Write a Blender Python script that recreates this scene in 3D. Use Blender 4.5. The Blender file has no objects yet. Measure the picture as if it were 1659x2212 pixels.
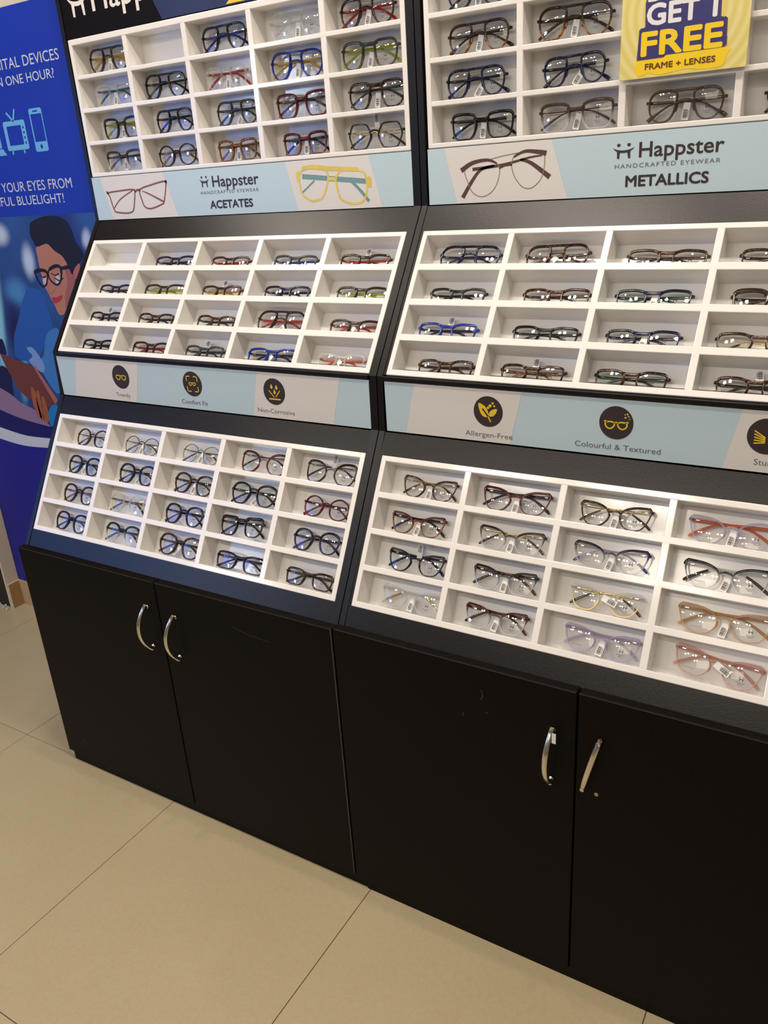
import bpy, bmesh, math, random
from mathutils import Vector, Matrix

random.seed(7)
SC = bpy.context.scene
COL = SC.collection

# ------------------------------------------------------------------ camera
cam_data = bpy.data.cameras.new('camera')
cam = bpy.data.objects.new('camera', cam_data)
COL.objects.link(cam)
cam_data.sensor_fit = 'VERTICAL'
cam_data.sensor_height = 36.0
cam_data.lens = 36.0 * 1760.34 / 2212.0
cam_data.clip_start = 0.05
cam_data.clip_end = 60
RIGHT = Vector((0.8563155776823357, 0.5127660793827579, -0.06160015627417935))
DOWN = Vector((0.14569981956617598, -0.35428654077627925, -0.9237167366693982))
FWD = Vector((-0.4954747157998598, 0.7820178993215016, -0.3780910090756387))
m = Matrix.Identity(4)
for i in range(3):
    m[i][0] = RIGHT[i]; m[i][1] = -DOWN[i]; m[i][2] = -FWD[i]
m.translation = Vector((1.7723, -1.0846, 1.4352))
cam.matrix_world = m
SC.camera = cam

# ------------------------------------------------------------------ world, lights, exposure
world = bpy.data.worlds.new('shop_surroundings')
SC.world = world
world.use_nodes = True
wn = world.node_tree.nodes['Background']
wn.inputs['Color'].default_value = (1.0, 0.90, 0.78, 1)
wn.inputs['Strength'].default_value = 0.15
SC.view_settings.view_transform = 'Standard'
SC.view_settings.look = 'None'
SC.view_settings.gamma = 1.0
SC.view_settings.exposure = -0.07
SC.view_settings.use_curve_mapping = False
SC.cycles.transparent_max_bounces = 24
SC.cycles.max_bounces = 8
SC.cycles.sample_clamp_indirect = 6.0
SC.cycles.use_denoising = True


def area_light(name, loc, target, sx, sy, power, color, shape='RECTANGLE'):
    d = bpy.data.lights.new(name, 'AREA')
    d.shape = shape
    d.size = sx
    if shape == 'RECTANGLE':
        d.size_y = sy
    d.energy = power
    d.color = color
    o = bpy.data.objects.new(name, d)
    COL.objects.link(o)
    o.location = loc
    o.rotation_euler = (Vector(target) - Vector(loc)).to_track_quat('-Z', 'Y').to_euler()
    return o


# a blue light-box sign and a cool entrance panel on the left: the dark laminate and the lenses mirror them
area_light('blue_sign_light', (-1.3, -1.33, 1.47), (0.2, 0.15, 0.9), 1.25, 0.95, 10.0, (0.10, 0.30, 1.0))
area_light('entrance_panel_light', (-1.9, -2.85, 2.08), (0.45, 0.43, 1.65), 0.36, 0.26, 7.5, (0.75, 0.88, 1.0))
# ceiling panel lighting of the shop behind the photographer
area_light('shop_ceiling_panel', (1.6, -2.6, 2.72), (1.2, -0.6, 0.0), 1.2, 1.2, 16.0, (1.0, 0.88, 0.72))

LAMP_SPOTS = [(-0.42, -0.22), (0.86, -0.24), (1.98, -0.24), (0.05, -2.05), (0.80, -2.12), (1.75, -2.1), (-1.0, -1.9), (0.92, -2.75)]
LAMP_POWER = 6.3
EDGE_SPOTS = [(0.45, 0.10), (1.45, 0.10)]  # small row close to the racks: throws the thin shadow along the toe kick
LAMP_COLOR = (1.0, 0.89, 0.76)
CEIL_Z = 2.74

# ---- measured placements: tray cell, style, frame, temples, tag, offset, half width; outlines of the printed graphics in millimetres
GLASSES = '''uL11 av B Y n 1 67
uL13 av K U . -3 64
uL14 av C C n 9 70
uL15 av B R n -4 63
uL21 sv C W n 1 62
uL22 av K K . -11 66
uL23 sv C R n -8 58
uL24 av U Y n 0 68
uL25 sv GQ E n -4 66
uL31 sq B E n 9 65
uL32 av K K . 3 59
uL33 av G G t 10 60
uL34 sq R Q . 6 69
uL35 sv T G n 7 67
uL41 sq GC G n -1 64
uL42 rd K A . -4 62
uL43 sq A A n -1 58
uL44 sq RA P n 5 59
uL45 hx B D u -2 66
uR11 pt N N n 0 62
uR12 av K K n 0 66
uR21 av BA B n 1 62
uR22 av BA B n -4 67
uR24 sq R R . 0 62
uR31 av N N t -6 61
uR32 av N N t -1 58
uR41 sq K K n 5 66
uR42 sq QC Q n 4 69
uR43 av Q Q n 6 63
uR44 pt B B . 6 62
mL12 rc P P . 1 68
mL13 rc B R . -8 58
mL14 rc G U . -4 60
mL15 rc B R u -6 62
mL21 rc N K . 9 60
mL22 rc B E . -7 67
mL23 rc B Y u -8 60
mL24 rc P P . -3 63
mL25 rc B E . 8 63
mL31 rc K N u 6 58
mL32 rc T K . -5 59
mL33 rc T T . 3 58
mL34 av B R t 3 65
mL35 rc B R l 14 63
mL41 rc K K . 10 58
mL42 rc B R . 9 63
mL43 rc G G u -5 58
mL44 rc U N l 8 69
mL45 rc C O l 3 58
mR11 av N N . 2 65
mR12 av T T l -4 61
mR13 rc T T . 7 68
mR14 rc T T . 4 64
mR21 rc K K . -2 60
mR22 rc T T . 11 64
mR23 rc N P n -1 65
mR24 wf B B . 6 66
mR31 rc U N u -5 63
mR32 rc K K . 7 63
mR33 rc N N n -4 63
mR34 rc T D . -6 66
mR41 rc T T . 11 59
mR42 rc T A u 0 61
mR43 rc T B . -9 62
mR44 rc T B u 1 61
lL11 rd T G . 11 58
lL12 rm PQ Q n 2 58
lL13 rm Z Q n 10 58
lL14 bf R B . 11 63
lL15 bf B B u 5 62
lL21 pt N N n 3 59
lL22 pt K P t 8 62
lL23 pt T B n 8 61
lL24 pt K K t 2 64
lL25 rd R R . 12 58
lL31 pt B A . 8 58
lL32 pt C A . -4 58
lL33 pt P P . -1 59
lL34 br K K . -11 59
lL35 pt P P . 5 59
lL41 pt N N . 4 59
lL42 pt KC K . 2 58
lL43 pt T T l 7 66
lL44 rc P P . 5 69
lL45 rc B B . 6 60
lR11 ce T D n 5 58
lR12 ce RQ B n -1 65
lR13 ce T D n -4 61
lR14 ce L O n -1 66
lR21 ce RA T n -4 58
lR22 ce BC D n 4 63
lR23 ce PC L n 1 64
lR24 ce KC C n 2 65
lR31 ce K N u 8 60
lR32 ce KC T n 6 61
lR33 ce CD D x 6 61
lR34 ce H H n 11 70
lR41 ce C C n 14 64
lR42 ce RC T n 4 60
lR43 ce L L n 11 64
lR44 ce I I x 10 66'''
SHAPES = {
 'photo_top': [(-558.8, 1398.4), (-144.9, 1398.1)],
 'beam': [(-627.9, 1219), (-628.1, 1132), (-628, 1028.8), (-630.7, 975.9), (-685.5, 980.2), (-685, 1026.5), (-688.6, 1061.5)],
 'beam2': [(-695.5, 892.6), (-652.8, 884.5), (-626.7, 831.3), (-645.1, 811.3), (-703.1, 825.3)],
 'darkwin': [(-619.2, 1155.8), (-577.1, 1166.4), (-531.2, 1190.1), (-512.4, 1183.7), (-607.7, 1053.9), (-636.6, 1035.4), (-634.6, 1114.8)],
 'darkwin2': [(-702.3, 1025.8), (-686.3, 1022.9), (-686.2, 978.4), (-719.1, 982.2)],
 'darkwin3': [(-737.6, 934), (-703.6, 932.3), (-687.1, 915.1), (-689.6, 893), (-703.1, 825.3), (-713.9, 843.2), (-765.4, 861.8)],
 'blob': [(-436.4, 1326.1), (-421.8, 1310.4), (-430, 1279.5), (-448.4, 1248.2), (-468.8, 1248.3), (-480.4, 1273.6), (-466.7, 1304.9)],
 'blob2': [(-197.1, 1342.3), (-173.8, 1344.6), (-173.5, 1330.1), (-196.6, 1313), (-209.1, 1325)],
 'blob3': [(-568.9, 1372.4), (-536.5, 1374.6), (-529.7, 1365.1), (-562.7, 1347.2), (-580.8, 1341.3)],
 'deep': [(-263.2, 1396.4), (-145.3, 1396.7), (-178.9, 1327.3), (-218.2, 1286.7), (-242.5, 1328.5), (-253.8, 1367)],
 'cone': [(-512.4, 1183.7), (-463.2, 1190.7), (-432.8, 1174.9), (-425.5, 1136.2), (-421.7, 1070.6), (-458.6, 1052.5), (-489.6, 1007.1), (-539.6, 970.1), (-633.4, 968.6), (-626.7, 1032.3), (-592, 1081.9)],
 'shirt': [(-400.1, 1074.6), (-458.6, 1052.5), (-484.2, 1007.4), (-497.8, 982.7), (-545.8, 952.2), (-517.1, 925.7), (-493.3, 884.8), (-457, 866.2), (-403.2, 953.4), (-402, 1021.3)],
 'farhand': [(-570, 1006.9), (-538.2, 1004.9), (-505, 961.5), (-509.2, 933.2), (-531.1, 931.9), (-575.3, 961.1), (-552.4, 979.9), (-567.1, 996.6)],
 'hair': [(-423.3, 1377.6), (-400.6, 1386), (-358.7, 1394.2), (-320.1, 1394.7), (-284.4, 1388.3), (-260.8, 1374.5), (-250.5, 1355.2), (-243.4, 1325.6), (-223.8, 1298.7), (-221.4, 1283.8), (-243, 1266), (-266.3, 1250.9), (-283.8, 1232.6), (-290.9, 1247.9), (-302.3, 1272.4), (-316.6, 1287.7), (-341.5, 1300.2), (-364.6, 1318.7), (-384.6, 1317.5), (-416.3, 1311.9), (-426.4, 1325.9), (-435, 1344.5), (-431.1, 1362.7)],
 'face': [(-419.3, 1310.4), (-384.3, 1318.4), (-364.4, 1319.3), (-337.2, 1298.6), (-300.9, 1276.9), (-290.9, 1247.9), (-275.7, 1220.3), (-287.1, 1198.6), (-317.2, 1163.8), (-350, 1121.7), (-364.7, 1114.2), (-377.1, 1114.6), (-384, 1124.1), (-391.8, 1146.6), (-401.6, 1162.5), (-413.2, 1188), (-423, 1203.9), (-423.1, 1248.2), (-422.8, 1285.7)],
 'cheek': [(-310.1, 1248), (-290.9, 1247.9), (-275.7, 1220.3), (-287.1, 1198.6), (-317.2, 1163.8), (-340.9, 1134.7), (-334.7, 1169.9), (-312.1, 1210.9)],
 'ear': [(-277.6, 1241.8), (-259.3, 1258.5), (-245.7, 1264.5), (-242.9, 1253.9), (-261, 1229.6), (-273.8, 1218.8)],
 'lensL': [(-449.8, 1241.3), (-424.2, 1245), (-400, 1242.5), (-392.8, 1234), (-405.8, 1207.2), (-419.9, 1198.2), (-431.7, 1200.6), (-444.1, 1216.5), (-449.3, 1230.8)],
 'lensR': [(-389.8, 1235.6), (-378.2, 1248.1), (-350.9, 1256.7), (-330, 1253.6), (-329.4, 1235.6), (-343.7, 1210.7), (-361, 1202.7), (-376.3, 1208.9), (-387.6, 1219.9)],
 'templeP': [(-327.4, 1254.2), (-289.5, 1260.1), (-290.7, 1248.5), (-325.3, 1245.5)],
 'glareL': [(-417.7, 1219.8), (-401.6, 1219.9), (-409.4, 1202.4), (-419.8, 1201.3)],
 'glareR': [(-360, 1225.6), (-340.7, 1227.9), (-347.7, 1206), (-361.5, 1205.9)],
 'nose': [(-402.9, 1204), (-403.2, 1184.9), (-396.8, 1177), (-379.1, 1185.2), (-370, 1194.8)],
 'lips': [(-397.3, 1163.2), (-385.2, 1166.6), (-375.6, 1165.5), (-361.7, 1170.1), (-343.9, 1172), (-353.6, 1160.1), (-372.9, 1150.8), (-390.9, 1149.2)],
 'tablet': [(-719.1, 982.2), (-697.8, 977.8), (-563.6, 947.6), (-547.9, 946.1), (-472.2, 843.6), (-485.2, 828.2), (-524.8, 814), (-629.8, 838.5), (-665.5, 865.3), (-702.1, 936.1)],
 'tabedge': [(-560.6, 948.5), (-547.9, 946.1), (-472.2, 843.6), (-485.2, 828.2), (-492.2, 831.2)],
 'finger1': [(-596.7, 872.1), (-586.1, 875.4), (-578.9, 864.3), (-577.2, 813.3), (-573, 776.6), (-587.4, 775.3), (-604.5, 814.7)],
 'finger2': [(-574.6, 861), (-559.8, 863.9), (-559.7, 840.3), (-561.4, 810.9), (-564.2, 770), (-580.7, 770.4), (-583.1, 820.1)],
 'finger3': [(-552.8, 844.5), (-540.3, 849.1), (-536.6, 827.6), (-533.9, 794.9), (-543.5, 762.7), (-565.5, 766.2), (-559.9, 807.4)],
 'dot': [(-535.2, 791.1), (-523.3, 810.5), (-502.9, 823.1), (-480.9, 824.9), (-487.4, 788.1), (-505.9, 764.4), (-537.8, 750.2)],
 'mauve': [(-765.4, 861.8), (-713.9, 843.2), (-665.9, 817.1), (-599.6, 796.6), (-539.1, 746.4), (-631.2, 754.4), (-713.4, 765.8), (-795.6, 783.5)],
 'arc_photo': [(-795.6, 783.5), (-713.4, 765.8), (-631.2, 754.4), (-539.1, 746.4)],
 'band_t': [(-820.5, 718.6), (-746, 708.1), (-671.8, 701.7), (-563.5, 704.3)],
 'band_b': [(-837.1, 675.5), (-761.3, 666.7), (-685.3, 663.5), (-586.2, 669)],
 'tv': [(-448, 1646.6), (-359.7, 1649), (-355.2, 1573), (-449.6, 1573.2)],
 'tvs': [(-437.4, 1634.7), (-375, 1635.8), (-378.2, 1585.8), (-438.1, 1586.3)],
 'ant1': [(-396.9, 1650.9), (-416.1, 1668.4)],
 'ant2': [(-396.9, 1650.9), (-386.3, 1668.2)],
 'feet': [(-428.8, 1570.6), (-427.2, 1562.9), (-376.3, 1573.3), (-376.8, 1563.4)],
 'knob': [(-366, 1631.4), (-365.3, 1619.2), (-366.4, 1604.6), (-366.1, 1589.8)],
 'phone': [(-328.8, 1671.4), (-278.2, 1670.4), (-278, 1562.9), (-333.6, 1562.9)],
 'phs': [(-324.5, 1656.8), (-278.6, 1657.5), (-282, 1587.4), (-327, 1588.2)],
 'phslot': [(-314.9, 1664.3), (-294.3, 1664.8)],
 'phbtn': [(-305.2, 1575.7), (-304, 1579.3)],
 'laptop': [(-487.6, 1583.4), (-459.7, 1563.8), (-496.2, 1561.1), (-476.3, 1612.9), (-481.1, 1583)],
 't1': [(-312.9, 1773.5), (-169.7, 1773.7), (-305.8, 1798.8), (-165.3, 1798.9)],
 't2': [(-401.5, 1735.2), (-199.8, 1734), (-389.8, 1755.2), (-193.5, 1759.1)],
 't3': [(-521.9, 1464.8), (-214.4, 1465.9), (-512, 1490.7), (-208.5, 1491.4)],
 't4': [(-461.9, 1426.5), (-257.9, 1430.2), (-452.9, 1451.2), (-252.4, 1453.9)],
 's1L_icon': [(375.9, 1465.3), (404.1, 1442)],
 's1L_hap': [(414, 1441.5), (547.6, 1441.4), (418.3, 1464.3)],
 's1L_hc': [(374.8, 1427.9), (545.2, 1425.9), (376, 1433.7)],
 's1L_ac': [(398.7, 1396.7), (523.9, 1394.7), (401.9, 1413.5), (526.4, 1410.5)],
 's1L_w1': [(47.6, 1481.6), (264.7, 1479.4), (293.8, 1383.5), (74.1, 1382.4)],
 's1L_w2': [(625.1, 1477.1), (835.9, 1473.8), (860.5, 1380.1), (649.6, 1380.4)],
 's1L_g1a': [(69.9, 1443.9), (113.5, 1447.1), (155.5, 1448), (162.5, 1442.1), (150.9, 1407.2), (142.8, 1398), (125.4, 1395.2), (89.5, 1398.4), (80.2, 1405), (73.2, 1434.2)],
 's1L_g1b': [(181.1, 1445.9), (221.7, 1455.4), (267.2, 1460.9), (268.3, 1450.9), (255.3, 1417.2), (245.6, 1410.7), (209.2, 1402.7), (189.3, 1407.2), (182.4, 1422.5)],
 's1L_g1t': [(80.8, 1407.4), (108.4, 1427.9), (156.4, 1446.1)],
 's1L_g1u': [(187.5, 1443.2), (210, 1435.3), (255, 1415.8)],
 's1L_g2a': [(658.3, 1450.1), (667.9, 1461.7), (684.4, 1464.7), (723.5, 1459.7), (732.7, 1448.1), (727.9, 1428.3), (715, 1406.7), (698.4, 1401.3), (684.9, 1401), (664.6, 1413), (658.8, 1431.7)],
 's1L_g2b': [(752.9, 1443), (764.3, 1455), (777.3, 1457.4), (807.1, 1453.7), (822.4, 1447), (826.9, 1423.5), (820, 1400.3), (806.8, 1392.1), (786.4, 1391.7), (761.6, 1400.7), (752.8, 1427.1)],
 's1L_g2bar': [(668.2, 1464.5), (695.3, 1466.9), (741.8, 1461), (807.3, 1455.6)],
 's1L_g2br': [(730.5, 1442.2), (752.6, 1440.2)],
 's1L_g2t': [(666.4, 1449.6), (825.1, 1432.2)],
 's1L_g2d': [(662.4, 1417.2), (697.5, 1439.9)],
 's1L_g2e': [(785.5, 1437.3), (808.9, 1416.5), (829.5, 1394)],
 's1L_g2h': [(655.6, 1450.2), (832.5, 1431)],
 's1R_icon': [(1327, 1464.6), (1363.3, 1440.1)],
 's1R_hap': [(1371.9, 1441.3), (1505.9, 1442.9), (1370.7, 1463.8)],
 's1R_hc': [(1331.4, 1425.6), (1502.5, 1426.4), (1331.1, 1431.9)],
 's1R_ac': [(1351.5, 1396.1), (1485.6, 1397.2), (1350.7, 1412.8)],
 's1R_w1': [(1004.3, 1478.9), (1217.2, 1479.4), (1247.3, 1381.2), (1029.6, 1378.5)],
 's1R_ga': [(1046.5, 1439.5), (1062.5, 1451.8), (1093.6, 1455.4), (1113.1, 1446.8), (1117.3, 1433.6), (1110.6, 1411.5), (1097.2, 1397), (1079.3, 1392), (1061.4, 1400.5), (1050.6, 1422.1)],
 's1R_gb': [(1141, 1446.9), (1147.4, 1459.3), (1166.3, 1465.3), (1191.1, 1461.8), (1203.4, 1455.6), (1202.9, 1432.4), (1195.7, 1414.6), (1179.1, 1402.6), (1162.3, 1405.2), (1149.5, 1418.9), (1143.1, 1432.1)],
 's1R_bar': [(1095.8, 1455.3), (1128.3, 1460.5), (1162.1, 1463.7)],
 's1R_br': [(1116.1, 1439.2), (1128.2, 1443.3), (1141.9, 1444)],
 's1R_browa': [(1038.7, 1439.6), (1062.5, 1451.8), (1093.6, 1455), (1111.8, 1448)],
 's1R_browb': [(1145.3, 1456.9), (1166.3, 1464.9), (1191.1, 1462.5), (1207.4, 1458.9)],
 's1R_t1': [(1062.3, 1440.5), (1123.9, 1445), (1174.6, 1453.9), (1199.3, 1455.9)],
 's1R_t2': [(1106.6, 1444.6), (1080.1, 1439.4), (1061.9, 1421.5), (1040.6, 1391.8)],
 's1R_t3': [(1157.9, 1451.4), (1178.8, 1444.6), (1214.1, 1419.1)],
 's2L_w1': [(90.1, 1077.7), (303.7, 1077.6), (279.3, 985.3), (62.3, 981.5)],
 's2L_w2': [(656.7, 1077.9), (865.8, 1077.2), (841.8, 980.6), (633.6, 981.9)],
 's2L_c': [(238.3, 1040.1), (245.7, 1068.4), (467, 1038.6), (472.7, 1066.6), (697.7, 1038.3), (701.7, 1066.4)],
 's2L_t': [(212.4, 992), (259.6, 992), (214.8, 1001), (427, 992.2), (504.3, 993.2), (429, 1001.8), (647.9, 991.2), (745.2, 991.9), (649.4, 1000.6)],
 's2R_w1': [(1033, 1077.5), (1246.9, 1078.8), (1224.3, 981.5), (1010.9, 980.3)],
 's2R_w2': [(1605.3, 1079.4), (1638.3, 1079.7), (1648.6, 982.9), (1581.4, 983.4)],
 's2R_c': [(1182.6, 1037.6), (1183, 1065.8), (1413.2, 1039), (1411.9, 1067), (1641.3, 1038.9), (1638.3, 1066.7)],
 's2R_t': [(1136.8, 989.9), (1229.4, 991), (1137, 999.1), (1343.7, 992), (1486.9, 993.1), (1343.4, 1001.8), (1626.9, 993), (1644.5, 992.9), (1625.9, 1002.3)],
 'hd_icon': [(43.7, 1857.7), (92.8, 1820.7), (58, 1825.3), (90, 1824.5)],
 'hd_hap': [(123, 1829.3), (159.1, 1826.6), (166.5, 1825.5), (257.5, 1816.3)],
 'hd_blue': [(314.5, 1799.6), (466.3, 1795.6)],
 'hd_yel': [(516.1, 1787.5), (529.3, 1790.8), (559.6, 1786.5)],
 'pc': [(1333.3, 1675.1), (1336.2, 1558.5), (1528.9, 1559.8), (1526.4, 1647.6)],
 'pc_get': [(1377.7, 1634.5), (1480.6, 1633.6), (1375.9, 1664.5), (1475, 1660.8)],
 'pc_free': [(1367.1, 1590.5), (1493.2, 1591.1), (1366, 1625.2), (1491.6, 1627)],
 'pc_fl': [(1376.2, 1571.2), (1483.5, 1571.8), (1375.7, 1579.2), (1482.1, 1579.6)],
 'pc_yel': [(1363.8, 1585.3), (1497.7, 1586), (1493.2, 1564.6), (1453.8, 1561.2), (1364.9, 1565.2)],
 'pc_buy': [(1378.3, 1666.9), (1402.2, 1666.8)],
 'pc_tiny': [(1498.4, 1604.7), (1498.8, 1591.2)],
}

# ------------------------------------------------------------------ helpers
def tag(o, label=None, cat=None, group=None, kind=None):
    if label: o['label'] = label
    if cat: o['category'] = cat
    if group: o['group'] = group
    if kind: o['kind'] = kind
    return o


def empty(name, loc=(0, 0, 0), rot=None):
    o = bpy.data.objects.new(name, None)
    o.empty_display_size = 0.05
    COL.objects.link(o)
    o.location = loc
    if rot is not None:
        o.rotation_euler = rot
    return o


def link_mesh(name, me, parent=None):
    o = bpy.data.objects.new(name, me)
    COL.objects.link(o)
    if parent is not None:
        o.parent = parent
    return o


def obj(name, bm, mats, parent=None, smooth=False):
    me = bpy.data.meshes.new(name)
    bm.normal_update()
    bm.to_mesh(me)
    bm.free()
    for mt in (mats if isinstance(mats, (list, tuple)) else [mats]):
        me.materials.append(mt)
    if smooth:
        for p in me.polygons:
            p.use_smooth = True
    return link_mesh(name, me, parent)


def add_box(bm, x0, x1, y0, y1, z0, z1, bev=0.0, mi=0):
    vs = [bm.verts.new((x, y, z)) for x in (x0, x1) for y in (y0, y1) for z in (z0, z1)]
    fs = []
    for idx in ((0, 1, 3, 2), (4, 6, 7, 5), (0, 4, 5, 1), (2, 3, 7, 6), (0, 2, 6, 4), (1, 5, 7, 3)):
        f = bm.faces.new([vs[i] for i in idx]); f.material_index = mi; fs.append(f)
    if bev > 0:
        es = list({e for f in fs for e in f.edges})
        r = bmesh.ops.bevel(bm, geom=es, offset=bev, segments=2, affect='EDGES', profile=0.5)
        for f in r['faces']:
            f.material_index = mi


def box_bm(*a, **k):
    bm = bmesh.new(); add_box(bm, *a, **k); return bm


def sweep(bm, pts, sec, ups=None, mi=0, close=False, scale=None):
    """sweep a 2-D section (a,b) along pts; a runs along the side direction, b along the up hint"""
    n = len(pts); rings = []
    pts = [Vector(p) for p in pts]
    for i, p in enumerate(pts):
        if close:
            t = pts[(i + 1) % n] - pts[i - 1]
        else:
            t = pts[min(i + 1, n - 1)] - pts[max(i - 1, 0)]
        t.normalize()
        up = Vector(ups[i] if isinstance(ups, list) else (ups or (0, 0, 1)))
        side = t.cross(up)
        if side.length < 1e-6:
            side = t.cross(Vector((0, 1, 0)))
        side.normalize()
        u2 = side.cross(t).normalized()
        s = scale[i] if scale else (1, 1)
        if not isinstance(s, tuple): s = (s, s)
        rings.append([bm.verts.new(p + side * a * s[0] + u2 * b * s[1]) for a, b in sec])
    k = len(sec)
    rng = range(n) if close else range(n - 1)
    for i in rng:
        r0, r1 = rings[i], rings[(i + 1) % n]
        for j in range(k):
            f = bm.faces.new((r0[j], r0[(j + 1) % k], r1[(j + 1) % k], r1[j])); f.material_index = mi
    if not close:
        for r in (rings[0], rings[-1][::-1]):
            f = bm.faces.new(r); f.material_index = mi


def circ(r, n=8, rb=None):
    rb = rb or r
    return [(r * math.cos(2 * math.pi * i / n), rb * math.sin(2 * math.pi * i / n)) for i in range(n)]


def strap(a, b, c=0.35):
    """chamfered rectangle section, half sizes a (side) and b (up)"""
    k = min(a, b) * c
    return [(a, -b + k), (a, b - k), (a - k, b), (-a + k, b), (-a, b - k), (-a, -b + k), (-a + k, -b), (a - k, -b)]


def catmull(pts, sub=4, close=True):
    n = len(pts); out = []
    rng = range(n) if close else range(n - 1)
    for i in rng:
        if close:
            p0, p1, p2, p3 = (Vector(pts[(i + d) % n]) for d in (-1, 0, 1, 2))
        else:
            p0, p1, p2, p3 = (Vector(pts[min(max(i + d, 0), n - 1)]) for d in (-1, 0, 1, 2))
        for s in range(sub):
            t = s / sub
            out.append(0.5 * ((2 * p1) + (p2 - p0) * t + (2 * p0 - 5 * p1 + 4 * p2 - p3) * t * t + (3 * p1 - p0 - 3 * p2 + p3) * t ** 3))
    if not close:
        out.append(Vector(pts[-1]))
    return out


def resample(pts, n):
    P = [Vector(p) for p in pts]; P.append(P[0])
    d = [0.0]
    for a, b in zip(P, P[1:]):
        d.append(d[-1] + (b - a).length)
    out = []; j = 0
    for i in range(n):
        s = d[-1] * i / n
        while d[j + 1] < s: j += 1
        t = (s - d[j]) / max(d[j + 1] - d[j], 1e-9)
        out.append(P[j].lerp(P[j + 1], t))
    return out


# ------------------------------------------------------------------ materials
MATS = {}


def new_mat(name):
    mt = bpy.data.materials.new(name); mt.use_nodes = True
    nt = mt.node_tree
    return mt, nt, nt.nodes['Principled BSDF']


def plain(name, color, rough=0.5, spec=0.5, metal=0.0, bump=0.0, bscale=300.0, var=0.0, vscale=6.0):
    if name in MATS: return MATS[name]
    mt, nt, b = new_mat(name)
    b.inputs['Base Color'].default_value = (*color, 1)
    b.inputs['Roughness'].default_value = rough
    b.inputs['Specular IOR Level'].default_value = spec
    b.inputs['Metallic'].default_value = metal
    if bump or var:
        tc = nt.nodes.new('ShaderNodeTexCoord')
    if bump:
        nz = nt.nodes.new('ShaderNodeTexNoise'); nz.inputs['Scale'].default_value = bscale; nz.inputs['Detail'].default_value = 3
        nt.links.new(tc.outputs['Object'], nz.inputs['Vector'])
        bp = nt.nodes.new('ShaderNodeBump'); bp.inputs['Strength'].default_value = bump; bp.inputs['Distance'].default_value = 0.001
        nt.links.new(nz.outputs['Fac'], bp.inputs['Height']); nt.links.new(bp.outputs['Normal'], b.inputs['Normal'])
    if var:
        n2 = nt.nodes.new('ShaderNodeTexNoise'); n2.inputs['Scale'].default_value = vscale; n2.inputs['Detail'].default_value = 5
        nt.links.new(tc.outputs['Object'], n2.inputs['Vector'])
        mx = nt.nodes.new('ShaderNodeMix'); mx.data_type = 'RGBA'
        mx.inputs['A'].default_value = (*[c * (1 - var) for c in color], 1)
        mx.inputs['B'].default_value = (*[min(1, c * (1 + var)) for c in color], 1)
        nt.links.new(n2.outputs['Fac'], mx.inputs['Factor']); nt.links.new(mx.outputs['Result'], b.inputs['Base Color'])
    MATS[name] = mt
    return mt


def laminate(name, spec, rough):
    mt, nt, b = new_mat(name)
    tc = nt.nodes.new('ShaderNodeTexCoord')
    nz = nt.nodes.new('ShaderNodeTexNoise'); nz.inputs['Scale'].default_value = 420; nz.inputs['Detail'].default_value = 4
    nt.links.new(tc.outputs['Object'], nz.inputs['Vector'])
    rp = nt.nodes.new('ShaderNodeValToRGB')
    rp.color_ramp.elements[0].position = 0.45; rp.color_ramp.elements[0].color = (0.0040, 0.0026, 0.0022, 1)
    rp.color_ramp.elements[1].position = 0.78; rp.color_ramp.elements[1].color = (0.022, 0.019, 0.018, 1)
    e = rp.color_ramp.elements.new(0.60); e.color = (0.0055, 0.0038, 0.0033, 1)
    nt.links.new(nz.outputs['Fac'], rp.inputs['Fac']); nt.links.new(rp.outputs['Color'], b.inputs['Base Color'])
    bp = nt.nodes.new('ShaderNodeBump'); bp.inputs['Strength'].default_value = 0.25; bp.inputs['Distance'].default_value = 0.0006
    nt.links.new(nz.outputs['Fac'], bp.inputs['Height']); nt.links.new(bp.outputs['Normal'], b.inputs['Normal'])
    b.inputs['Roughness'].default_value = rough
    b.inputs['Specular IOR Level'].default_value = spec
    return mt


def tile_mat():
    mt, nt, b = new_mat('beige_floor_tile')
    tc = nt.nodes.new('ShaderNodeTexCoord')
    n1 = nt.nodes.new('ShaderNodeTexNoise'); n1.inputs['Scale'].default_value = 3.0; n1.inputs['Detail'].default_value = 6
    n2 = nt.nodes.new('ShaderNodeTexNoise'); n2.inputs['Scale'].default_value = 160.0; n2.inputs['Detail'].default_value = 4
    for n in (n1, n2): nt.links.new(tc.outputs['Object'], n.inputs['Vector'])
    mx = nt.nodes.new('ShaderNodeMix'); mx.data_type = 'RGBA'
    mx.inputs['A'].default_value = (0.46, 0.375, 0.215, 1); mx.inputs['B'].default_value = (0.54, 0.45, 0.28, 1)
    nt.links.new(n1.outputs['Fac'], mx.inputs['Factor'])
    m2 = nt.nodes.new('ShaderNodeMix'); m2.data_type = 'RGBA'; m2.blend_type = 'MULTIPLY'; m2.inputs['Factor'].default_value = 0.25
    nt.links.new(mx.outputs['Result'], m2.inputs['A']); nt.links.new(n2.outputs['Color'], m2.inputs['B'])
    nt.links.new(m2.outputs['Result'], b.inputs['Base Color'])
    b.inputs['Roughness'].default_value = 0.30
    b.inputs['Specular IOR Level'].default_value = 0.45
    return mt


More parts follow.
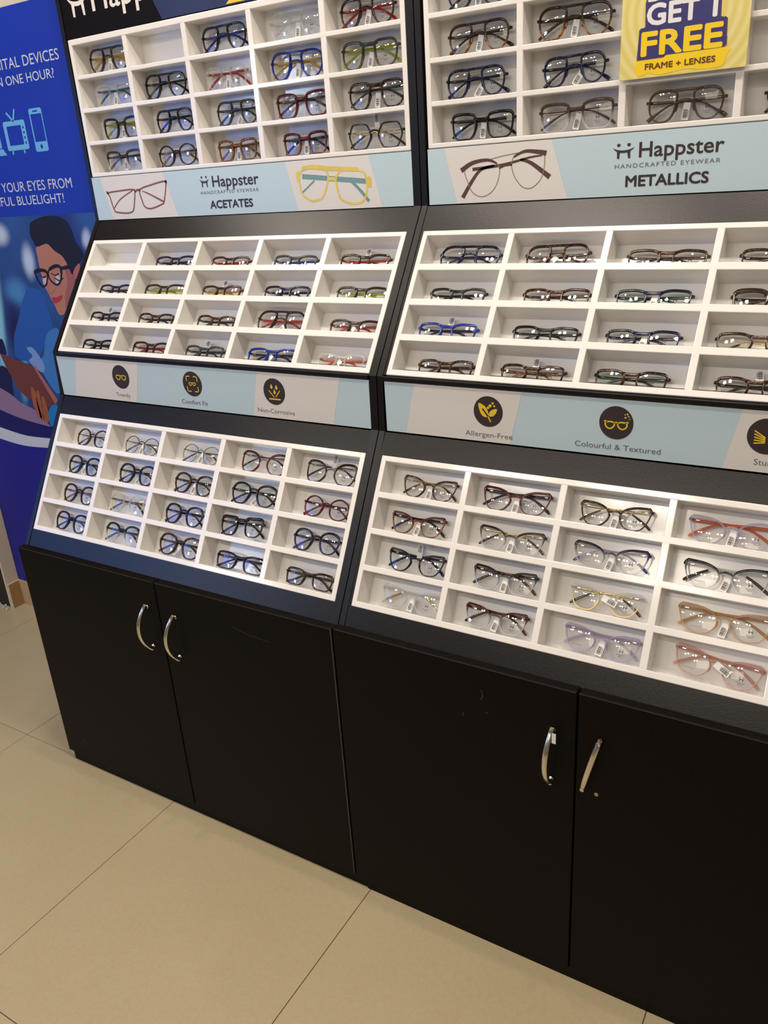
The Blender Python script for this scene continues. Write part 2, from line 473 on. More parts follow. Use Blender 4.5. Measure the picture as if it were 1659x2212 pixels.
LAM = laminate('satin_black_laminate', 0.38, 0.33)
DOORM = laminate('matt_black_laminate', 0.09, 0.45)
TILE = tile_mat()
WHITE = plain('white_tray_plastic', (0.80, 0.77, 0.735), 0.13, 0.5, bump=0.03, bscale=60)
CARD = plain('grey_backing_plastic', (0.80, 0.80, 0.795), 0.14, 0.5, bump=0.05, bscale=45)
CREAM = plain('cream_wall_paint', (0.62, 0.54, 0.42), 0.7, 0.3, bump=0.1, bscale=90, var=0.08)
CEILM = plain('ceiling_paint', (0.72, 0.68, 0.62), 0.8, 0.2)
GROUT = plain('dark_grout', (0.10, 0.075, 0.05), 0.9, 0.1)
SKIRT = plain('brown_skirting_tile', (0.34, 0.20, 0.085), 0.35, 0.5, var=0.25, vscale=25)
SKIRTE = plain('raw_tile_edge', (0.55, 0.47, 0.36), 0.7, 0.3, var=0.2, vscale=60)
BLACKST = plain('black_door_frame', (0.008, 0.007, 0.008), 0.4, 0.4)
GRIT = plain('pale_grit', (0.45, 0.45, 0.42), 0.9, 0.2, var=0.4, vscale=90)
CHROME = plain('satin_chrome', (0.72, 0.68, 0.60), 0.22, 0.5, metal=1.0, bump=0.05, bscale=200)
RAWHOLE = plain('chipped_screw_hole', (0.35, 0.22, 0.10), 0.8, 0.2)
PAPER = plain('white_tag_paper', (0.78, 0.77, 0.74), 0.6, 0.3)
INK = plain('black_ink', (0.02, 0.018, 0.018), 0.5, 0.3)
SIGNBLUE = plain('sign_light_blue', (0.47, 0.60, 0.665), 0.35, 0.4)
SIGNGREY = plain('sign_warm_grey', (0.66, 0.635, 0.61), 0.35, 0.4)
SIGNINK = plain('sign_brown_ink', (0.035, 0.024, 0.024), 0.45, 0.4)
SIGNINK2 = plain('sign_grey_ink', (0.12, 0.13, 0.14), 0.45, 0.4)
GOLDINK = plain('sign_yellow_ink', (0.75, 0.50, 0.03), 0.45, 0.4)
HEADW = plain('header_cream_ink', (0.72, 0.68, 0.62), 0.45, 0.4)
HEADB = plain('header_blue_print', (0.012, 0.02, 0.075), 0.4, 0.4, var=0.5, vscale=9)
METALG = plain('gold_wire', (0.75, 0.55, 0.22), 0.2, 0.5, metal=1.0)
METALS = plain('steel_wire', (0.62, 0.60, 0.58), 0.22, 0.5, metal=1.0)


def acetate(key):
    """polished frame plastic; two colours from lens bottom to brow, each with its clarity; optional tortoise mottling"""
    if 'ac_' + key in MATS: return MATS['ac_' + key]
    C = {'K': ((0.006, 0.006, 0.008), 0, 0), 'B': ((0.026, 0.011, 0.007), 0, 0), 'T': ((0.014, 0.007, 0.005), 0, (0.095, 0.030, 0.008)),
         'A': ((0.12, 0.038, 0.008), .12, (0.42, 0.18, 0.04)), 'C': ((0.80, 0.82, 0.83), .78, 0), 'N': ((0.006, 0.007, 0.022), 0, (0.010, 0.014, 0.075)),
         'U': ((0.008, 0.028, 0.27), .05, 0), 'R': ((0.10, 0.006, 0.010), .05, 0), 'G': ((0.045, 0.045, 0.05), .1, 0), 'P': ((0.012, 0.007, 0.03), 0, 0),
         'L': ((0.60, 0.54, 0.70), .68, 0), 'O': ((0.72, 0.16, 0.06), .3, 0), 'Y': ((0.68, 0.42, 0.02), .25, 0), 'E': ((0.42, 0.50, 0.02), .25, 0),
         'W': ((0.05, 0.17, 0.27), .35, 0), 'D': ((0.75, 0.55, 0.22), 0, 0), 'H': ((0.66, 0.42, 0.23), .55, 0), 'I': ((0.76, 0.45, 0.39), .62, 0),
         'Q': ((0.10, 0.062, 0.042), .2, 0), 'Z': ((0.10, 0.20, 0.12), .1, 0), 'Red': ((0.42, 0.02, 0.012), .1, 0)}
    top, bot = key[0], key[-1]
    if key == 'Red': top = bot = 'Red'
    mt, nt, b = new_mat('acetate_' + key)
    N = nt.nodes; L = nt.links
    tc = N.new('ShaderNodeTexCoord'); sp = N.new('ShaderNodeSeparateXYZ'); L.new(tc.outputs['Object'], sp.inputs[0])
    mr = N.new('ShaderNodeMapRange'); mr.inputs['From Min'].default_value = 0.012; mr.inputs['From Max'].default_value = 0.031
    L.new(sp.outputs['Z'], mr.inputs['Value'])

    def colour(k):
        base, _, mott = C[k]
        if not mott:
            r = N.new('ShaderNodeRGB'); r.outputs[0].default_value = (*base, 1); return r.outputs[0]
        nz = N.new('ShaderNodeTexNoise'); nz.inputs['Scale'].default_value = 190; nz.inputs['Detail'].default_value = 2
        L.new(tc.outputs['Object'], nz.inputs['Vector'])
        rp = N.new('ShaderNodeValToRGB'); rp.color_ramp.elements[0].position = 0.46; rp.color_ramp.elements[0].color = (*base, 1)
        rp.color_ramp.elements[1].position = 0.62; rp.color_ramp.elements[1].color = (*mott, 1)
        L.new(nz.outputs['Fac'], rp.inputs['Fac']); return rp.outputs['Color']
    ct, cb = colour(top), colour(bot)
    mx = N.new('ShaderNodeMix'); mx.data_type = 'RGBA'
    L.new(mr.outputs['Result'], mx.inputs['Factor']); L.new(cb, mx.inputs['A']); L.new(ct, mx.inputs['B'])
    L.new(mx.outputs['Result'], b.inputs['Base Color'])
    b.inputs['Roughness'].default_value = 0.13
    b.inputs['Specular IOR Level'].default_value = 0.45
    if key == 'D':
        b.inputs['Metallic'].default_value = 1.0
    c0, c1 = C[bot][1], C[top][1]
    if c0 or c1:
        fr = N.new('ShaderNodeMapRange'); fr.inputs['To Min'].default_value = c0; fr.inputs['To Max'].default_value = c1
        L.new(mr.outputs['Result'], fr.inputs['Value'])
        tr = N.new('ShaderNodeBsdfTransparent')
        hsv = N.new('ShaderNodeMix'); hsv.data_type = 'RGBA'; hsv.inputs['Factor'].default_value = 0.55; hsv.inputs['B'].default_value = (1, 1, 1, 1)
        L.new(mx.outputs['Result'], hsv.inputs['A']); L.new(hsv.outputs['Result'], tr.inputs['Color'])
        ms = N.new('ShaderNodeMixShader'); L.new(fr.outputs['Result'], ms.inputs['Fac'])
        L.new(b.outputs[0], ms.inputs[1]); L.new(tr.outputs[0], ms.inputs[2])
        L.new(ms.outputs[0], N['Material Output'].inputs['Surface'])
    MATS['ac_' + key] = mt
    return mt


def lens_mat(name, tint, gain):
    mt = bpy.data.materials.new(name); mt.use_nodes = True
    nt = mt.node_tree; N = nt.nodes; L = nt.links
    N.remove(N['Principled BSDF'])
    tr = N.new('ShaderNodeBsdfTransparent'); tr.inputs['Color'].default_value = (0.965, 0.97, 0.97, 1)
    gl = N.new('ShaderNodeBsdfGlossy'); gl.inputs['Color'].default_value = (*tint, 1); gl.inputs['Roughness'].default_value = 0.012
    fr = N.new('ShaderNodeFresnel'); fr.inputs['IOR'].default_value = 1.5
    mu = N.new('ShaderNodeMath'); mu.operation = 'MULTIPLY'; mu.inputs[1].default_value = gain
    L.new(fr.outputs[0], mu.inputs[0])
    ms = N.new('ShaderNodeMixShader'); L.new(mu.outputs[0], ms.inputs['Fac']); L.new(tr.outputs[0], ms.inputs[1]); L.new(gl.outputs[0], ms.inputs[2])
    L.new(ms.outputs[0], N['Material Output'].inputs['Surface'])
    return mt


LENS = {'w': lens_mat('clear_lens', (1, 0.98, 0.95), 1.3), 'p': lens_mat('violet_coated_lens', (0.62, 0.55, 1.0), 1.7), 'g': lens_mat('green_coated_lens', (0.35, 1.0, 0.6), 2.2)}

# ------------------------------------------------------------------ room shell
CEIL = tag(obj('ceiling', box_bm(-4, 5, -5, 0.75, CEIL_Z, CEIL_Z + 0.1), CEILM), kind='structure')
tag(obj('wall_back', box_bm(-0.945, 4.2, 0.556, 0.75, 0, CEIL_Z), CREAM), kind='structure')
wl = tag(obj('wall_left', box_bm(-2.6, -0.955, 0.5025, 0.75, 0, CEIL_Z), BLACKST), kind='structure')
tag(obj('trim_1', box_bm(-0.955, -0.945, 0.500, 0.75, 0.0, CEIL_Z), CREAM), kind='structure')
# rough plaster bits along the broken foot of the dark opening
bm = bmesh.new()
for i in range(26):
    x = -1.06 + random.random() * 0.115; y = 0.478 + random.random() * 0.024
    s = 0.002 + 0.004 * random.random()
    mt_ = Matrix.Translation((x, y, s * 0.6)) @ Matrix.Rotation(random.random() * 3, 4, 'Z')
    bmesh.ops.create_icosphere(bm, subdivisions=1, radius=s, matrix=mt_)
tag(obj('plaster_crumbs', bm, GRIT), 'pale plaster crumbs swept against the foot of the dark doorway', 'debris', kind='stuff')

floor = tag(obj('floor', box_bm(-2.6, 4.2, -4.2, 0.75, -0.05, -0.003), GROUT), kind='structure')
PX, PY, JX, JY = 0.594, 0.590, 0.390, 0.012
bmt = box_bm(0.0008, PX - 0.0008, 0.0008, PY - 0.0008, -0.012, 0.0, bev=0.0008)
t0 = obj('tile', bmt, TILE, floor)
first = True
for ix in range(-4, 4):
    for iy in range(-4, 2):
        x, y = JX + ix * PX, JY + iy * PY
        if y > 0.55: continue
        if x < -1.5 and y < -1.2: continue
        o = t0 if first else link_mesh('tile', t0.data, floor)
        first = False
        o.location = (x, y, 0)
# skirting: a loose brown tile on the reveal, a tan run under the poster
bb = tag(obj('baseboard_left', box_bm(-0.9455, -0.9375, 0.5015, 0.5555, 0, 0.1, bev=0.001), SKIRTE), kind='structure')
obj('tile', box_bm(-0.9375, -0.9355, 0.5025, 0.5555, 0.001, 0.099), SKIRT, bb)
tag(obj('baseboard_back', box_bm(-0.9355, 0.0, 0.546, 0.5555, 0, 0.1, bev=0.001), plain('tan_skirting_tile', (0.46, 0.33, 0.18), 0.4, 0.4, var=0.2, vscale=20)), kind='structure')

# ceiling downlights: recessed ring, frosted disc and the lamp itself
rg = bmesh.new(); sweep(rg, [(0.084 * math.cos(a), 0.084 * math.sin(a), 0) for a in [i * math.pi / 12 for i in range(24)]], circ(0.008, 6), close=True)
ring_me = None
n_l = 0
for (lx, ly) in LAMP_SPOTS:
    for dx in (-0.13, 0.13):
        e = empty('downlight', (lx + dx, ly, CEIL_Z - 0.004))
        n_l += 1
        tag(e, 'white ringed ceiling downlight, %s of its pair, %s pair %s' % ('left' if dx < 0 else 'right', ('first', 'second', 'third', 'fourth', 'fifth')[(n_l - 1) // 2 % 8 if ly > -1 else (n_l - 7) // 2], 'nearest the racks' if ly > -1 else 'over the shop floor'), 'ceiling light', 'twin downlights in the ceiling')
        if ring_me is None:
            r0 = obj('ring', rg, CEILM, e, smooth=True); ring_me = r0.data
        else:
            link_mesh('ring', ring_me, e)
        d = bpy.data.lights.new('downlight_lamp', 'AREA'); d.shape = 'DISK'; d.size = 0.15; d.energy = LAMP_POWER; d.color = LAMP_COLOR
        lo = bpy.data.objects.new('downlight_lamp', d); COL.objects.link(lo); lo.parent = e; lo.location = (0, 0, -0.006)

for k, (lx, ly) in enumerate(EDGE_SPOTS):
    e = empty('spotlight', (lx, ly, CEIL_Z - 0.004))
    tag(e, 'small white ceiling spotlight close above the %s rack' % ('ACETATES', 'METALLICS')[k], 'ceiling light', 'small spotlights over the racks')
    o = link_mesh('ring', ring_me, e); o.scale = (0.5, 0.5, 0.6)
    d = bpy.data.lights.new('spotlight_lamp', 'AREA'); d.shape = 'DISK'; d.size = 0.06; d.energy = 5.0; d.color = LAMP_COLOR
    lo = bpy.data.objects.new('spotlight_lamp', d); COL.objects.link(lo); lo.parent = e; lo.location = (0, 0, -0.006)


# ------------------------------------------------------------------ flat print helpers (graphics lie in the x-z plane, facing the shopper)
MM = 0.001


def poly_face(bm, pts, y, mi=0):
    vs = [bm.verts.new((p[0] * MM, y, p[1] * MM)) for p in pts]
    f = bm.faces.new(vs)
    f.normal_update()
    if f.normal.y > 0: f.normal_flip()
    f.material_index = mi


def ribbon(bm, pts, w, y, mi=0, close=False, sub=4):
    P = catmull(pts, sub, close) if sub > 1 else [Vector(p) for p in pts]
    n = len(P); A = []
    for i in range(n):
        t = (P[(i + 1) % n] - P[i - 1]) if close else (P[min(i + 1, n - 1)] - P[max(i - 1, 0)])
        t.normalize(); nrm = Vector((-t.y, t.x))
        wi = w[0] + (w[1] - w[0]) * i / max(1, n - 1) if isinstance(w, tuple) else w
        A.append((P[i] + nrm * wi / 2, P[i] - nrm * wi / 2))
    V = [[bm.verts.new((q.x * MM, y, q.y * MM)) for q in a] for a in A]
    for i in (range(n) if close else range(n - 1)):
        j = (i + 1) % n
        f = bm.faces.new((V[i][0], V[i][1], V[j][1], V[j][0])); f.normal_update()
        if f.normal.y > 0: f.normal_flip()
        f.material_index = mi


def disc_pts(cx, cz, r, n=32, rz=None):
    rz = rz or r
    return [(cx + r * math.cos(2 * math.pi * i / n), cz + rz * math.sin(2 * math.pi * i / n)) for i in range(n)]


def round_rect(x0, x1, z0, z1, r, n=5):
    out = []
    for cx, cz, a0 in ((x1 - r, z1 - r, 0), (x0 + r, z1 - r, 90), (x0 + r, z0 + r, 180), (x1 - r, z0 + r, 270)):
        for i in range(n):
            a = math.radians(a0 + 90 * i / (n - 1)); out.append((cx + r * math.cos(a), cz + r * math.sin(a)))
    return out


def text_mesh(body, bold=0.0, space=1.0):
    cu = bpy.data.curves.new('lettering', 'FONT'); cu.body = body; cu.resolution_u = 3; cu.offset = bold; cu.space_character = space
    ob = bpy.data.objects.new('lettering', cu); COL.objects.link(ob)
    bpy.context.view_layer.update()
    me = bpy.data.meshes.new_from_object(ob.evaluated_get(bpy.context.evaluated_depsgraph_get()))
    bpy.data.objects.remove(ob); bpy.data.curves.remove(cu)
    me.materials.clear()
    return me


def text_ext(me):
    xs = [v.co.x for v in me.vertices]
    return min(xs), max(xs)


CAPH = None


def lettering(body, x0, x1, z, cap, y, mat, parent, bold=0.0, space=1.0, name='lettering', ref=None, align='l'):
    """body from x0 to x1 (mm), or, with ref, scaled so that the piece ref would be that wide; baseline z, capital height cap"""
    global CAPH
    if CAPH is None:
        hm = text_mesh('H'); CAPH = max(v.co.y for v in hm.vertices)
    me = text_mesh(body, 0.0, space)
    a, b = text_ext(me)
    if ref:
        rm = text_mesh(ref, 0.0, space); ra, rb = text_ext(rm)
        sx = (x1 - x0) / (rb - ra)
        ox = (x1 - sx * b) if align == 'r' else (x0 - sx * a)
    else:
        sx = (x1 - x0) / (b - a); ox = x0 - sx * a
    sz = cap / CAPH
    for v in me.vertices:
        v.co = Vector(((ox + sx * v.co.x) * MM, y, (z + sz * v.co.y) * MM))
    if bold:  # heavier strokes: the outline repeated a hair to each side
        src = me.copy(); bmt_ = bmesh.new()
        d = bold * cap * MM
        for q in range(8):
            an = q * math.pi / 4
            src2 = src.copy()
            for v in src2.vertices: v.co += Vector((d * math.cos(an), -0.00001 * q, d * math.sin(an)))
            bmt_.from_mesh(src2)
        bmt_.from_mesh(src); bmt_.to_mesh(me); bmt_.free()
    me.materials.append(mat)
    return link_mesh(name, me, parent)


def logo_bm(x0, x1, z0, z1, y):
    """two heads over a smiling bar on two legs"""
    bm = bmesh.new(); w = x1 - x0; h = z1 - z0; cx = (x0 + x1) / 2
    bar = [(x0, z0 + .70 * h), (x0 + .22 * w, z0 + .58 * h), (cx, z0 + .53 * h), (x1 - .22 * w, z0 + .58 * h), (x1, z0 + .70 * h)]
    top = catmull(bar, 4, False)
    bot = catmull([(x0 + .01 * w, z0 + .66 * h), (x0 + .22 * w, z0 + .44 * h), (cx, z0 + .37 * h), (x1 - .22 * w, z0 + .44 * h), (x1 - .01 * w, z0 + .66 * h)], 4, False)
    poly_face(bm, [tuple(p) for p in top] + [tuple(p) for p in bot[::-1]], y)
    for s in (-1, 1):
        poly_face(bm, disc_pts(cx + s * .24 * w, z0 + .88 * h, .085 * w, 14, .105 * h), y)
        xa = cx + s * .24 * w
        poly_face(bm, [(xa - .075 * w, z0 + .5 * h), (xa + .075 * w, z0 + .5 * h), (xa + .06 * w + s * .02 * w, z0), (xa - .04 * w + s * .02 * w, z0 + .02 * h)], y - 0.00002)
    return bm


# ------------------------------------------------------------------ display racks
def rack(x0, x1, side, label):
    r = tag(empty('display_rack', (x0, 0.54, 0.645)), label, 'display rack', 'stepped eyewear display racks')
    base = Vector((x0, 0.54, 0.645))

    def put(name, bm, mat, parent=r, smooth=False):
        o = obj(name, bm, mat, parent, smooth)
        if parent is r: o.matrix_parent_inverse = Matrix.Translation(-base)
        return o
    prof = [(0.0204, 0.6452), (0.2144, 0.98), (0.2185, 1.0815), (0.2182, 1.0873), (0.4265, 1.3807), (0.4265, 2.3), (0.54, 2.3), (0.54, 0.6452)]
    for xa, xb in ((x0, x0 + 0.0125), (x1 - 0.0165, x1)):
        bm = bmesh.new()
        A = [bm.verts.new((xa, y, z)) for y, z in prof]; B = [bm.verts.new((xb, y, z)) for y, z in prof]
        bm.faces.new(A[::-1]); bm.faces.new(B)
        for i in range(len(prof)):
            j = (i + 1) % len(prof); bm.faces.new((A[i], A[j], B[j], B[i]))
        bmesh.ops.recalc_face_normals(bm, faces=bm.faces)
        put('side_panel', bm, LAM)
    xi, xo = x0 + 0.0127, x1 - 0.0167
    put('back_panel', box_bm(xi, xo, 0.532, 0.54, 0.6455, 2.3), LAM)

    def slope(name, seg, t=0.012, back=0.0015):
        """dark boards lying along a slope, as strips; seg = list of ((y0,z0),(y1,z1),x0,x1)"""
        bm = bmesh.new()
        for (y0, z0), (y1, z1), xa, xb in seg:
            d = Vector((0, y1 - y0, z1 - z0)).normalized(); n = Vector((0, d.z, -d.y))
            q = [Vector((0, y0, z0)) + n * back, Vector((0, y1, z1)) + n * back, Vector((0, y1, z1)) + n * (back + t), Vector((0, y0, z0)) + n * (back + t)]
            A = [bm.verts.new((xa, p.y, p.z)) for p in q]; B = [bm.verts.new((xb, p.y, p.z)) for p in q]
            bm.faces.new(A); bm.faces.new(B[::-1])
            for i in range(4):
                j = (i + 1) % 4; bm.faces.new((A[i], B[i], B[j], A[j]))
        bmesh.ops.recalc_face_normals(bm, faces=bm.faces)
        return put(name, bm, LAM)
    tx0, tx1 = TRAYX[side][0], TRAYX[side][1]
    T, B = TRAYP['l']
    slope('sloped_board', [((0.0204, 0.6455), B, xi, xo), (T, (0.2140, 0.9790), xi, xo), (B, T, xi, tx0), (B, T, tx1, xo)])
    T, B = TRAYP['m']
    slope('sloped_board', [(T, (0.4262, 1.3803), xi, xo), (B, T, xi, tx0), (B, T, tx1, xo)])
    put('shelf_lip', box_bm(xi, xo, 0.2135, 0.30, 1.0800, 1.0885, bev=0.001), LAM)
    put('header_board', box_bm(xi, xo, 0.4285, 0.44, 1.7825, 2.3, bev=0.001), DOORM)
    return r, base, xi, xo, put


TRAYX = {'L': (0.0221, 0.9319, 0.0328, 0.1803, 0.1671), 'R': (0.9701, 1.8880, 0.9802, 0.1819, 0.1698)}
TRAYP = {'l': ((0.1890, 0.9396), (0.0414, 0.6823)), 'm': ((0.3946, 1.3358), (0.2203, 1.0908)), 'u': ((0.4265, 1.7810), (0.4265, 1.4823))}
TRAYR = {'l': (0.036, 0.2412, 0.2025), 'u': (0.0419, 0.2397, 0.2107), 'm': (0.0336, 0.2432, 0.1983)}


def sign_board(put, x0, x1, z0, z1, yf, mat):
    b = put('sign_board', box_bm(x0, x1, yf, yf + 0.003, z0, z1), mat)
    return b


def sub(o, board):
    """parent a print piece (built in world coordinates) under its board"""
    o.parent = board
    o.matrix_parent_inverse = Matrix.Identity(4)
    return o


def stripe(board, pts, yf):
    bm = bmesh.new(); poly_face(bm, pts, yf - 0.0002); return obj('stripe', bm, SIGNGREY, board)


def ell(bm, a, y, w, mi=0, sub_=5):
    ribbon(bm, a, w, y, mi, True, sub_)


RL = rack(0.0053, 0.9490, 'L', 'black stepped eyewear rack with ACETATES and Comfort Fit signs')
RR = rack(0.9512, 1.9050, 'R', 'black stepped eyewear rack with METALLICS and Allergen-Free signs')
S = SHAPES
YF1, YF2 = 0.4265, 0.2160


def edge_stripe(q, z0, z1, dx=0):
    """straight-edged stripe clipped to the board, from a measured quadrilateral"""
    (ax, az), (bx, bz), (cx, cz), (dx_, dz) = q
    f = lambda p, r, z: p[0] + (r[0] - p[0]) * (z - p[1]) / (r[1] - p[1])
    return [(f(q[0], q[3], z1), z1), (f(q[1], q[2], z1), z1), (f(q[1], q[2], z0), z0), (f(q[0], q[3], z0), z0)]


# --- ACETATES sign
r, base, xi, xo, put = RL
b = sign_board(put, 0.0178, 0.9323, 1.3815, 1.4812, YF1, SIGNBLUE)
for k in ('s1L_w1', 's1L_w2'):
    stripe(b, edge_stripe(S[k], 1381.6, 1481.1), YF1)
obj('logo_mark', logo_bm(376, 404, 1441.5, 1466, YF1 - 0.0004), SIGNINK, b)
lettering('Happster', 414, 547.6, 1441.5, 22.6, YF1 - 0.0004, SIGNINK, b, bold=0.02)
lettering('HANDCRAFTED EYEWEAR', 375, 545.5, 1426.8, 6.6, YF1 - 0.0004, SIGNINK2, b, space=1.25)
lettering('ACETATES', 399, 524.5, 1396, 16, YF1 - 0.0004, SIGNINK, b, bold=0.045)
TAN = plain('print_tan', (0.22, 0.075, 0.03), 0.4, 0.4, var=0.4, vscale=70)
YEL = plain('print_yellow', (0.68, 0.52, 0.10), 0.4, 0.4, var=0.2, vscale=40)
TEAL = plain('print_teal', (0.16, 0.29, 0.30), 0.4, 0.4)
bm = bmesh.new()
ell(bm, S['s1L_g1a'], YF1 - 0.0005, 3.6); ell(bm, S['s1L_g1b'], YF1 - 0.0005, 3.6)
ribbon(bm, [S['s1L_g1a'][3], ((S['s1L_g1a'][3][0] + S['s1L_g1b'][0][0]) / 2, S['s1L_g1a'][3][1] + 4), S['s1L_g1b'][0]], 5, YF1 - 0.0005)
ribbon(bm, [S['s1L_g1a'][0], (S['s1L_g1a'][0][0] - 7, S['s1L_g1a'][0][1] + 2)], 6, YF1 - 0.0005, sub=1)
ribbon(bm, [S['s1L_g1b'][2], (S['s1L_g1b'][2][0] + 5, S['s1L_g1b'][2][1] - 2)], 7, YF1 - 0.0005, sub=1)
ribbon(bm, S['s1L_g1t'], 3, YF1 - 0.0004); ribbon(bm, S['s1L_g1u'], (2, 5), YF1 - 0.0004)
obj('printed_glasses', bm, TAN, b)
bm = bmesh.new()
q = S['s1L_g2t']
ribbon(bm, q, 10, YF1 - 0.0003, 1, sub=1); ribbon(bm, S['s1L_g2d'], 4, YF1 - 0.0003, 1, sub=1); ribbon(bm, S['s1L_g2e'], (6, 7), YF1 - 0.00035, 1)
ell(bm, S['s1L_g2a'], YF1 - 0.0005, 4.2); ell(bm, S['s1L_g2b'], YF1 - 0.0005, 4.2)
ribbon(bm, S['s1L_g2bar'], 8, YF1 - 0.0006); ribbon(bm, S['s1L_g2br'], 7, YF1 - 0.0006, sub=1)
for p, s in ((S['s1L_g2h'][0], -1), (S['s1L_g2h'][1], 1)):
    poly_face(bm, round_rect(p[0] - 4, p[0] + 5, p[1] - 10, p[1] + 10, 3), YF1 - 0.0006)
obj('printed_glasses', bm, [YEL, TEAL], b)

# --- feature sign, left rack
b = sign_board(put, 0.0178, 0.9323, 0.9812, 1.0785, YF2, SIGNBLUE)
for k in ('s2L_w1', 's2L_w2'):
    stripe(b, edge_stripe(S[k], 981.4, 1078.3), YF2)


def icon_disc(board, cx, cz, r_=28.3):
    bm = bmesh.new(); poly_face(bm, disc_pts(cx, cz, r_, 40), YF2 - 0.0004)
    return obj('icon_disc', bm, SIGNINK, board)


def icon_glasses(bm, cx, cz, w, y, t=2.2):
    for s in (-1, 1):
        pts = [(cx + s * w * (.5 + a), cz + w * b_) for a, b_ in ((-.36, .12), (-.2, .26), (.15, .28), (.42, .18), (.42, -.08), (.2, -.3), (-.05, -.32), (-.28, -.14))]
        ell(bm, pts, y, t, 0, 4)
    ribbon(bm, [(cx - w * .18, cz + w * .16), (cx, cz + w * .26), (cx + w * .18, cz + w * .16)], t, y)


YI = YF2 - 0.0006
c = [(238.3, 1040), (467, 1039), (697.7, 1038.5)]
for p in c: icon_disc(b, *p)
bm = bmesh.new(); icon_glasses(bm, c[0][0] + 1, c[0][1] - 1, 17, YI); obj('icon_symbol', bm, GOLDINK, b)
bm = bmesh.new(); icon_glasses(bm, c[1][0], c[1][1], 10, YI, 1.8)
for sx in (-1, 1):
    for sz in (-1, 1):
        X, Zc = c[1][0], c[1][1]
        ribbon(bm, [(X + sx * 5, Zc + sz * 17), (X + sx * 14, Zc + sz * 17), (X + sx * 16, Zc + sz * 15), (X + sx * 16, Zc + sz * 6)], 2.2, YI, sub=1)
obj('icon_symbol', bm, GOLDINK, b)


def drop(bm, x, z, h):
    poly_face(bm, [tuple(p) for p in catmull([(x, z + h), (x + h * .42, z + h * .1), (x + h * .3, z - h * .32), (x, z - h * .45), (x - h * .3, z - h * .32), (x - h * .42, z + h * .1)], 3)], YI)


bm = bmesh.new(); X, Zc = c[2]
drop(bm, X - 6, Zc + 9, 7); drop(bm, X + 7, Zc + 8, 7); drop(bm, X + 1, Zc - 2, 7)
ribbon(bm, [(X - 14, Zc + 2), (X - 1, Zc - 12)], 2, YI, sub=1); ribbon(bm, [(X + 3, Zc - 11), (X + 15, Zc + 3)], 2, YI, sub=1)
ribbon(bm, [(X - 15, Zc - 16), (X + 15, Zc - 16)], 3, YI, sub=1)
obj('icon_symbol', bm, GOLDINK, b)
lettering('Trendy', 212.4, 260, 992, 9, YF2 - 0.0004, SIGNINK2, b)
lettering('Comfort Fit', 427, 505, 992.3, 9.4, YF2 - 0.0004, SIGNINK2, b)
lettering('Non-Corrosive', 648, 746, 991.5, 9.4, YF2 - 0.0004, SIGNINK2, b)

# --- header of the left rack
hb = [o for o in r.children if o.name.startswith('header_board')][0]


def under(o, board):
    o.parent = board
    o.matrix_parent_inverse = board.matrix_parent_inverse.inverted() if False else Matrix.Translation(Vector((0, 0, 0)))
    return o


YH = 0.4285
bm = bmesh.new(); poly_face(bm, [(330, 1783.5), (930, 1783.5), (930, 2298), (300, 2298), (300, 1840)], YH - 0.0002); obj('printed_panel', bm, HEADB, hb)
bm = bmesh.new(); poly_face(bm, [(512, 1786), (563, 1786), (800, 1950), (760, 1960)], YH - 0.0004); obj('printed_flash', bm, GOLDINK, hb)
obj('logo_mark', logo_bm(42, 108, 1823, 1880, YH - 0.0004), HEADW, hb)
lettering('Happster', 122, 430, 1827.5, 52, YH - 0.0004, HEADW, hb, bold=0.015)

# --- METALLICS sign
r, base, xi, xo, put = RR
b = sign_board(put, 0.9682, 1.8880, 1.3815, 1.4812, YF1, SIGNBLUE)
stripe(b, edge_stripe(S['s1R_w1'], 1381.6, 1481.1), YF1)
obj('logo_mark', logo_bm(1327, 1363, 1441.2, 1465.5, YF1 - 0.0004), SIGNINK, b)
lettering('Happster', 1371.5, 1506, 1442, 22.8, YF1 - 0.0004, SIGNINK, b, bold=0.02)
lettering('HANDCRAFTED EYEWEAR', 1331, 1502.5, 1426, 6.6, YF1 - 0.0004, SIGNINK2, b, space=1.25)
lettering('METALLICS', 1351, 1486, 1396.5, 16.6, YF1 - 0.0004, SIGNINK, b, bold=0.045)
BRN = plain('print_brown', (0.085, 0.045, 0.035), 0.4, 0.4, var=0.3, vscale=60)
BRO = plain('print_bronze_line', (0.25, 0.19, 0.12), 0.4, 0.4)
bm = bmesh.new()
ell(bm, S['s1R_ga'], YF1 - 0.0005, 1.5, 1); ell(bm, S['s1R_gb'], YF1 - 0.0005, 1.5, 1)
ribbon(bm, S['s1R_bar'], 1.4, YF1 - 0.0005, 1); ribbon(bm, S['s1R_br'], 3, YF1 - 0.0005)
ribbon(bm, S['s1R_browa'], (9, 3), YF1 - 0.0006); ribbon(bm, S['s1R_browb'], (3, 9), YF1 - 0.0006)
ribbon(bm, S['s1R_t1'], (6, 2.5), YF1 - 0.0004); ribbon(bm, S['s1R_t2'], (4, 8), YF1 - 0.0004); ribbon(bm, S['s1R_t3'], (4, 9), YF1 - 0.0004)
obj('printed_glasses', bm, [BRN, BRO], b)

# --- feature sign, right rack
b = sign_board(put, 0.9682, 1.8880, 0.9812, 1.0785, YF2, SIGNBLUE)
stripe(b, edge_stripe(S['s2R_w1'], 981.4, 1078.3), YF2)
stripe(b, [(1604, 1078.3), (1814, 1078.3), (1792, 981.4), (1582, 981.4)], YF2)
c = [(1182.8, 1038), (1412.6, 1039), (1641.3, 1039)]
for p in c: icon_disc(b, *p)
bm = bmesh.new(); X, Zc = c[0]


def leaf(bm, pts):
    poly_face(bm, [tuple(p) for p in catmull(pts, 4)], YI)


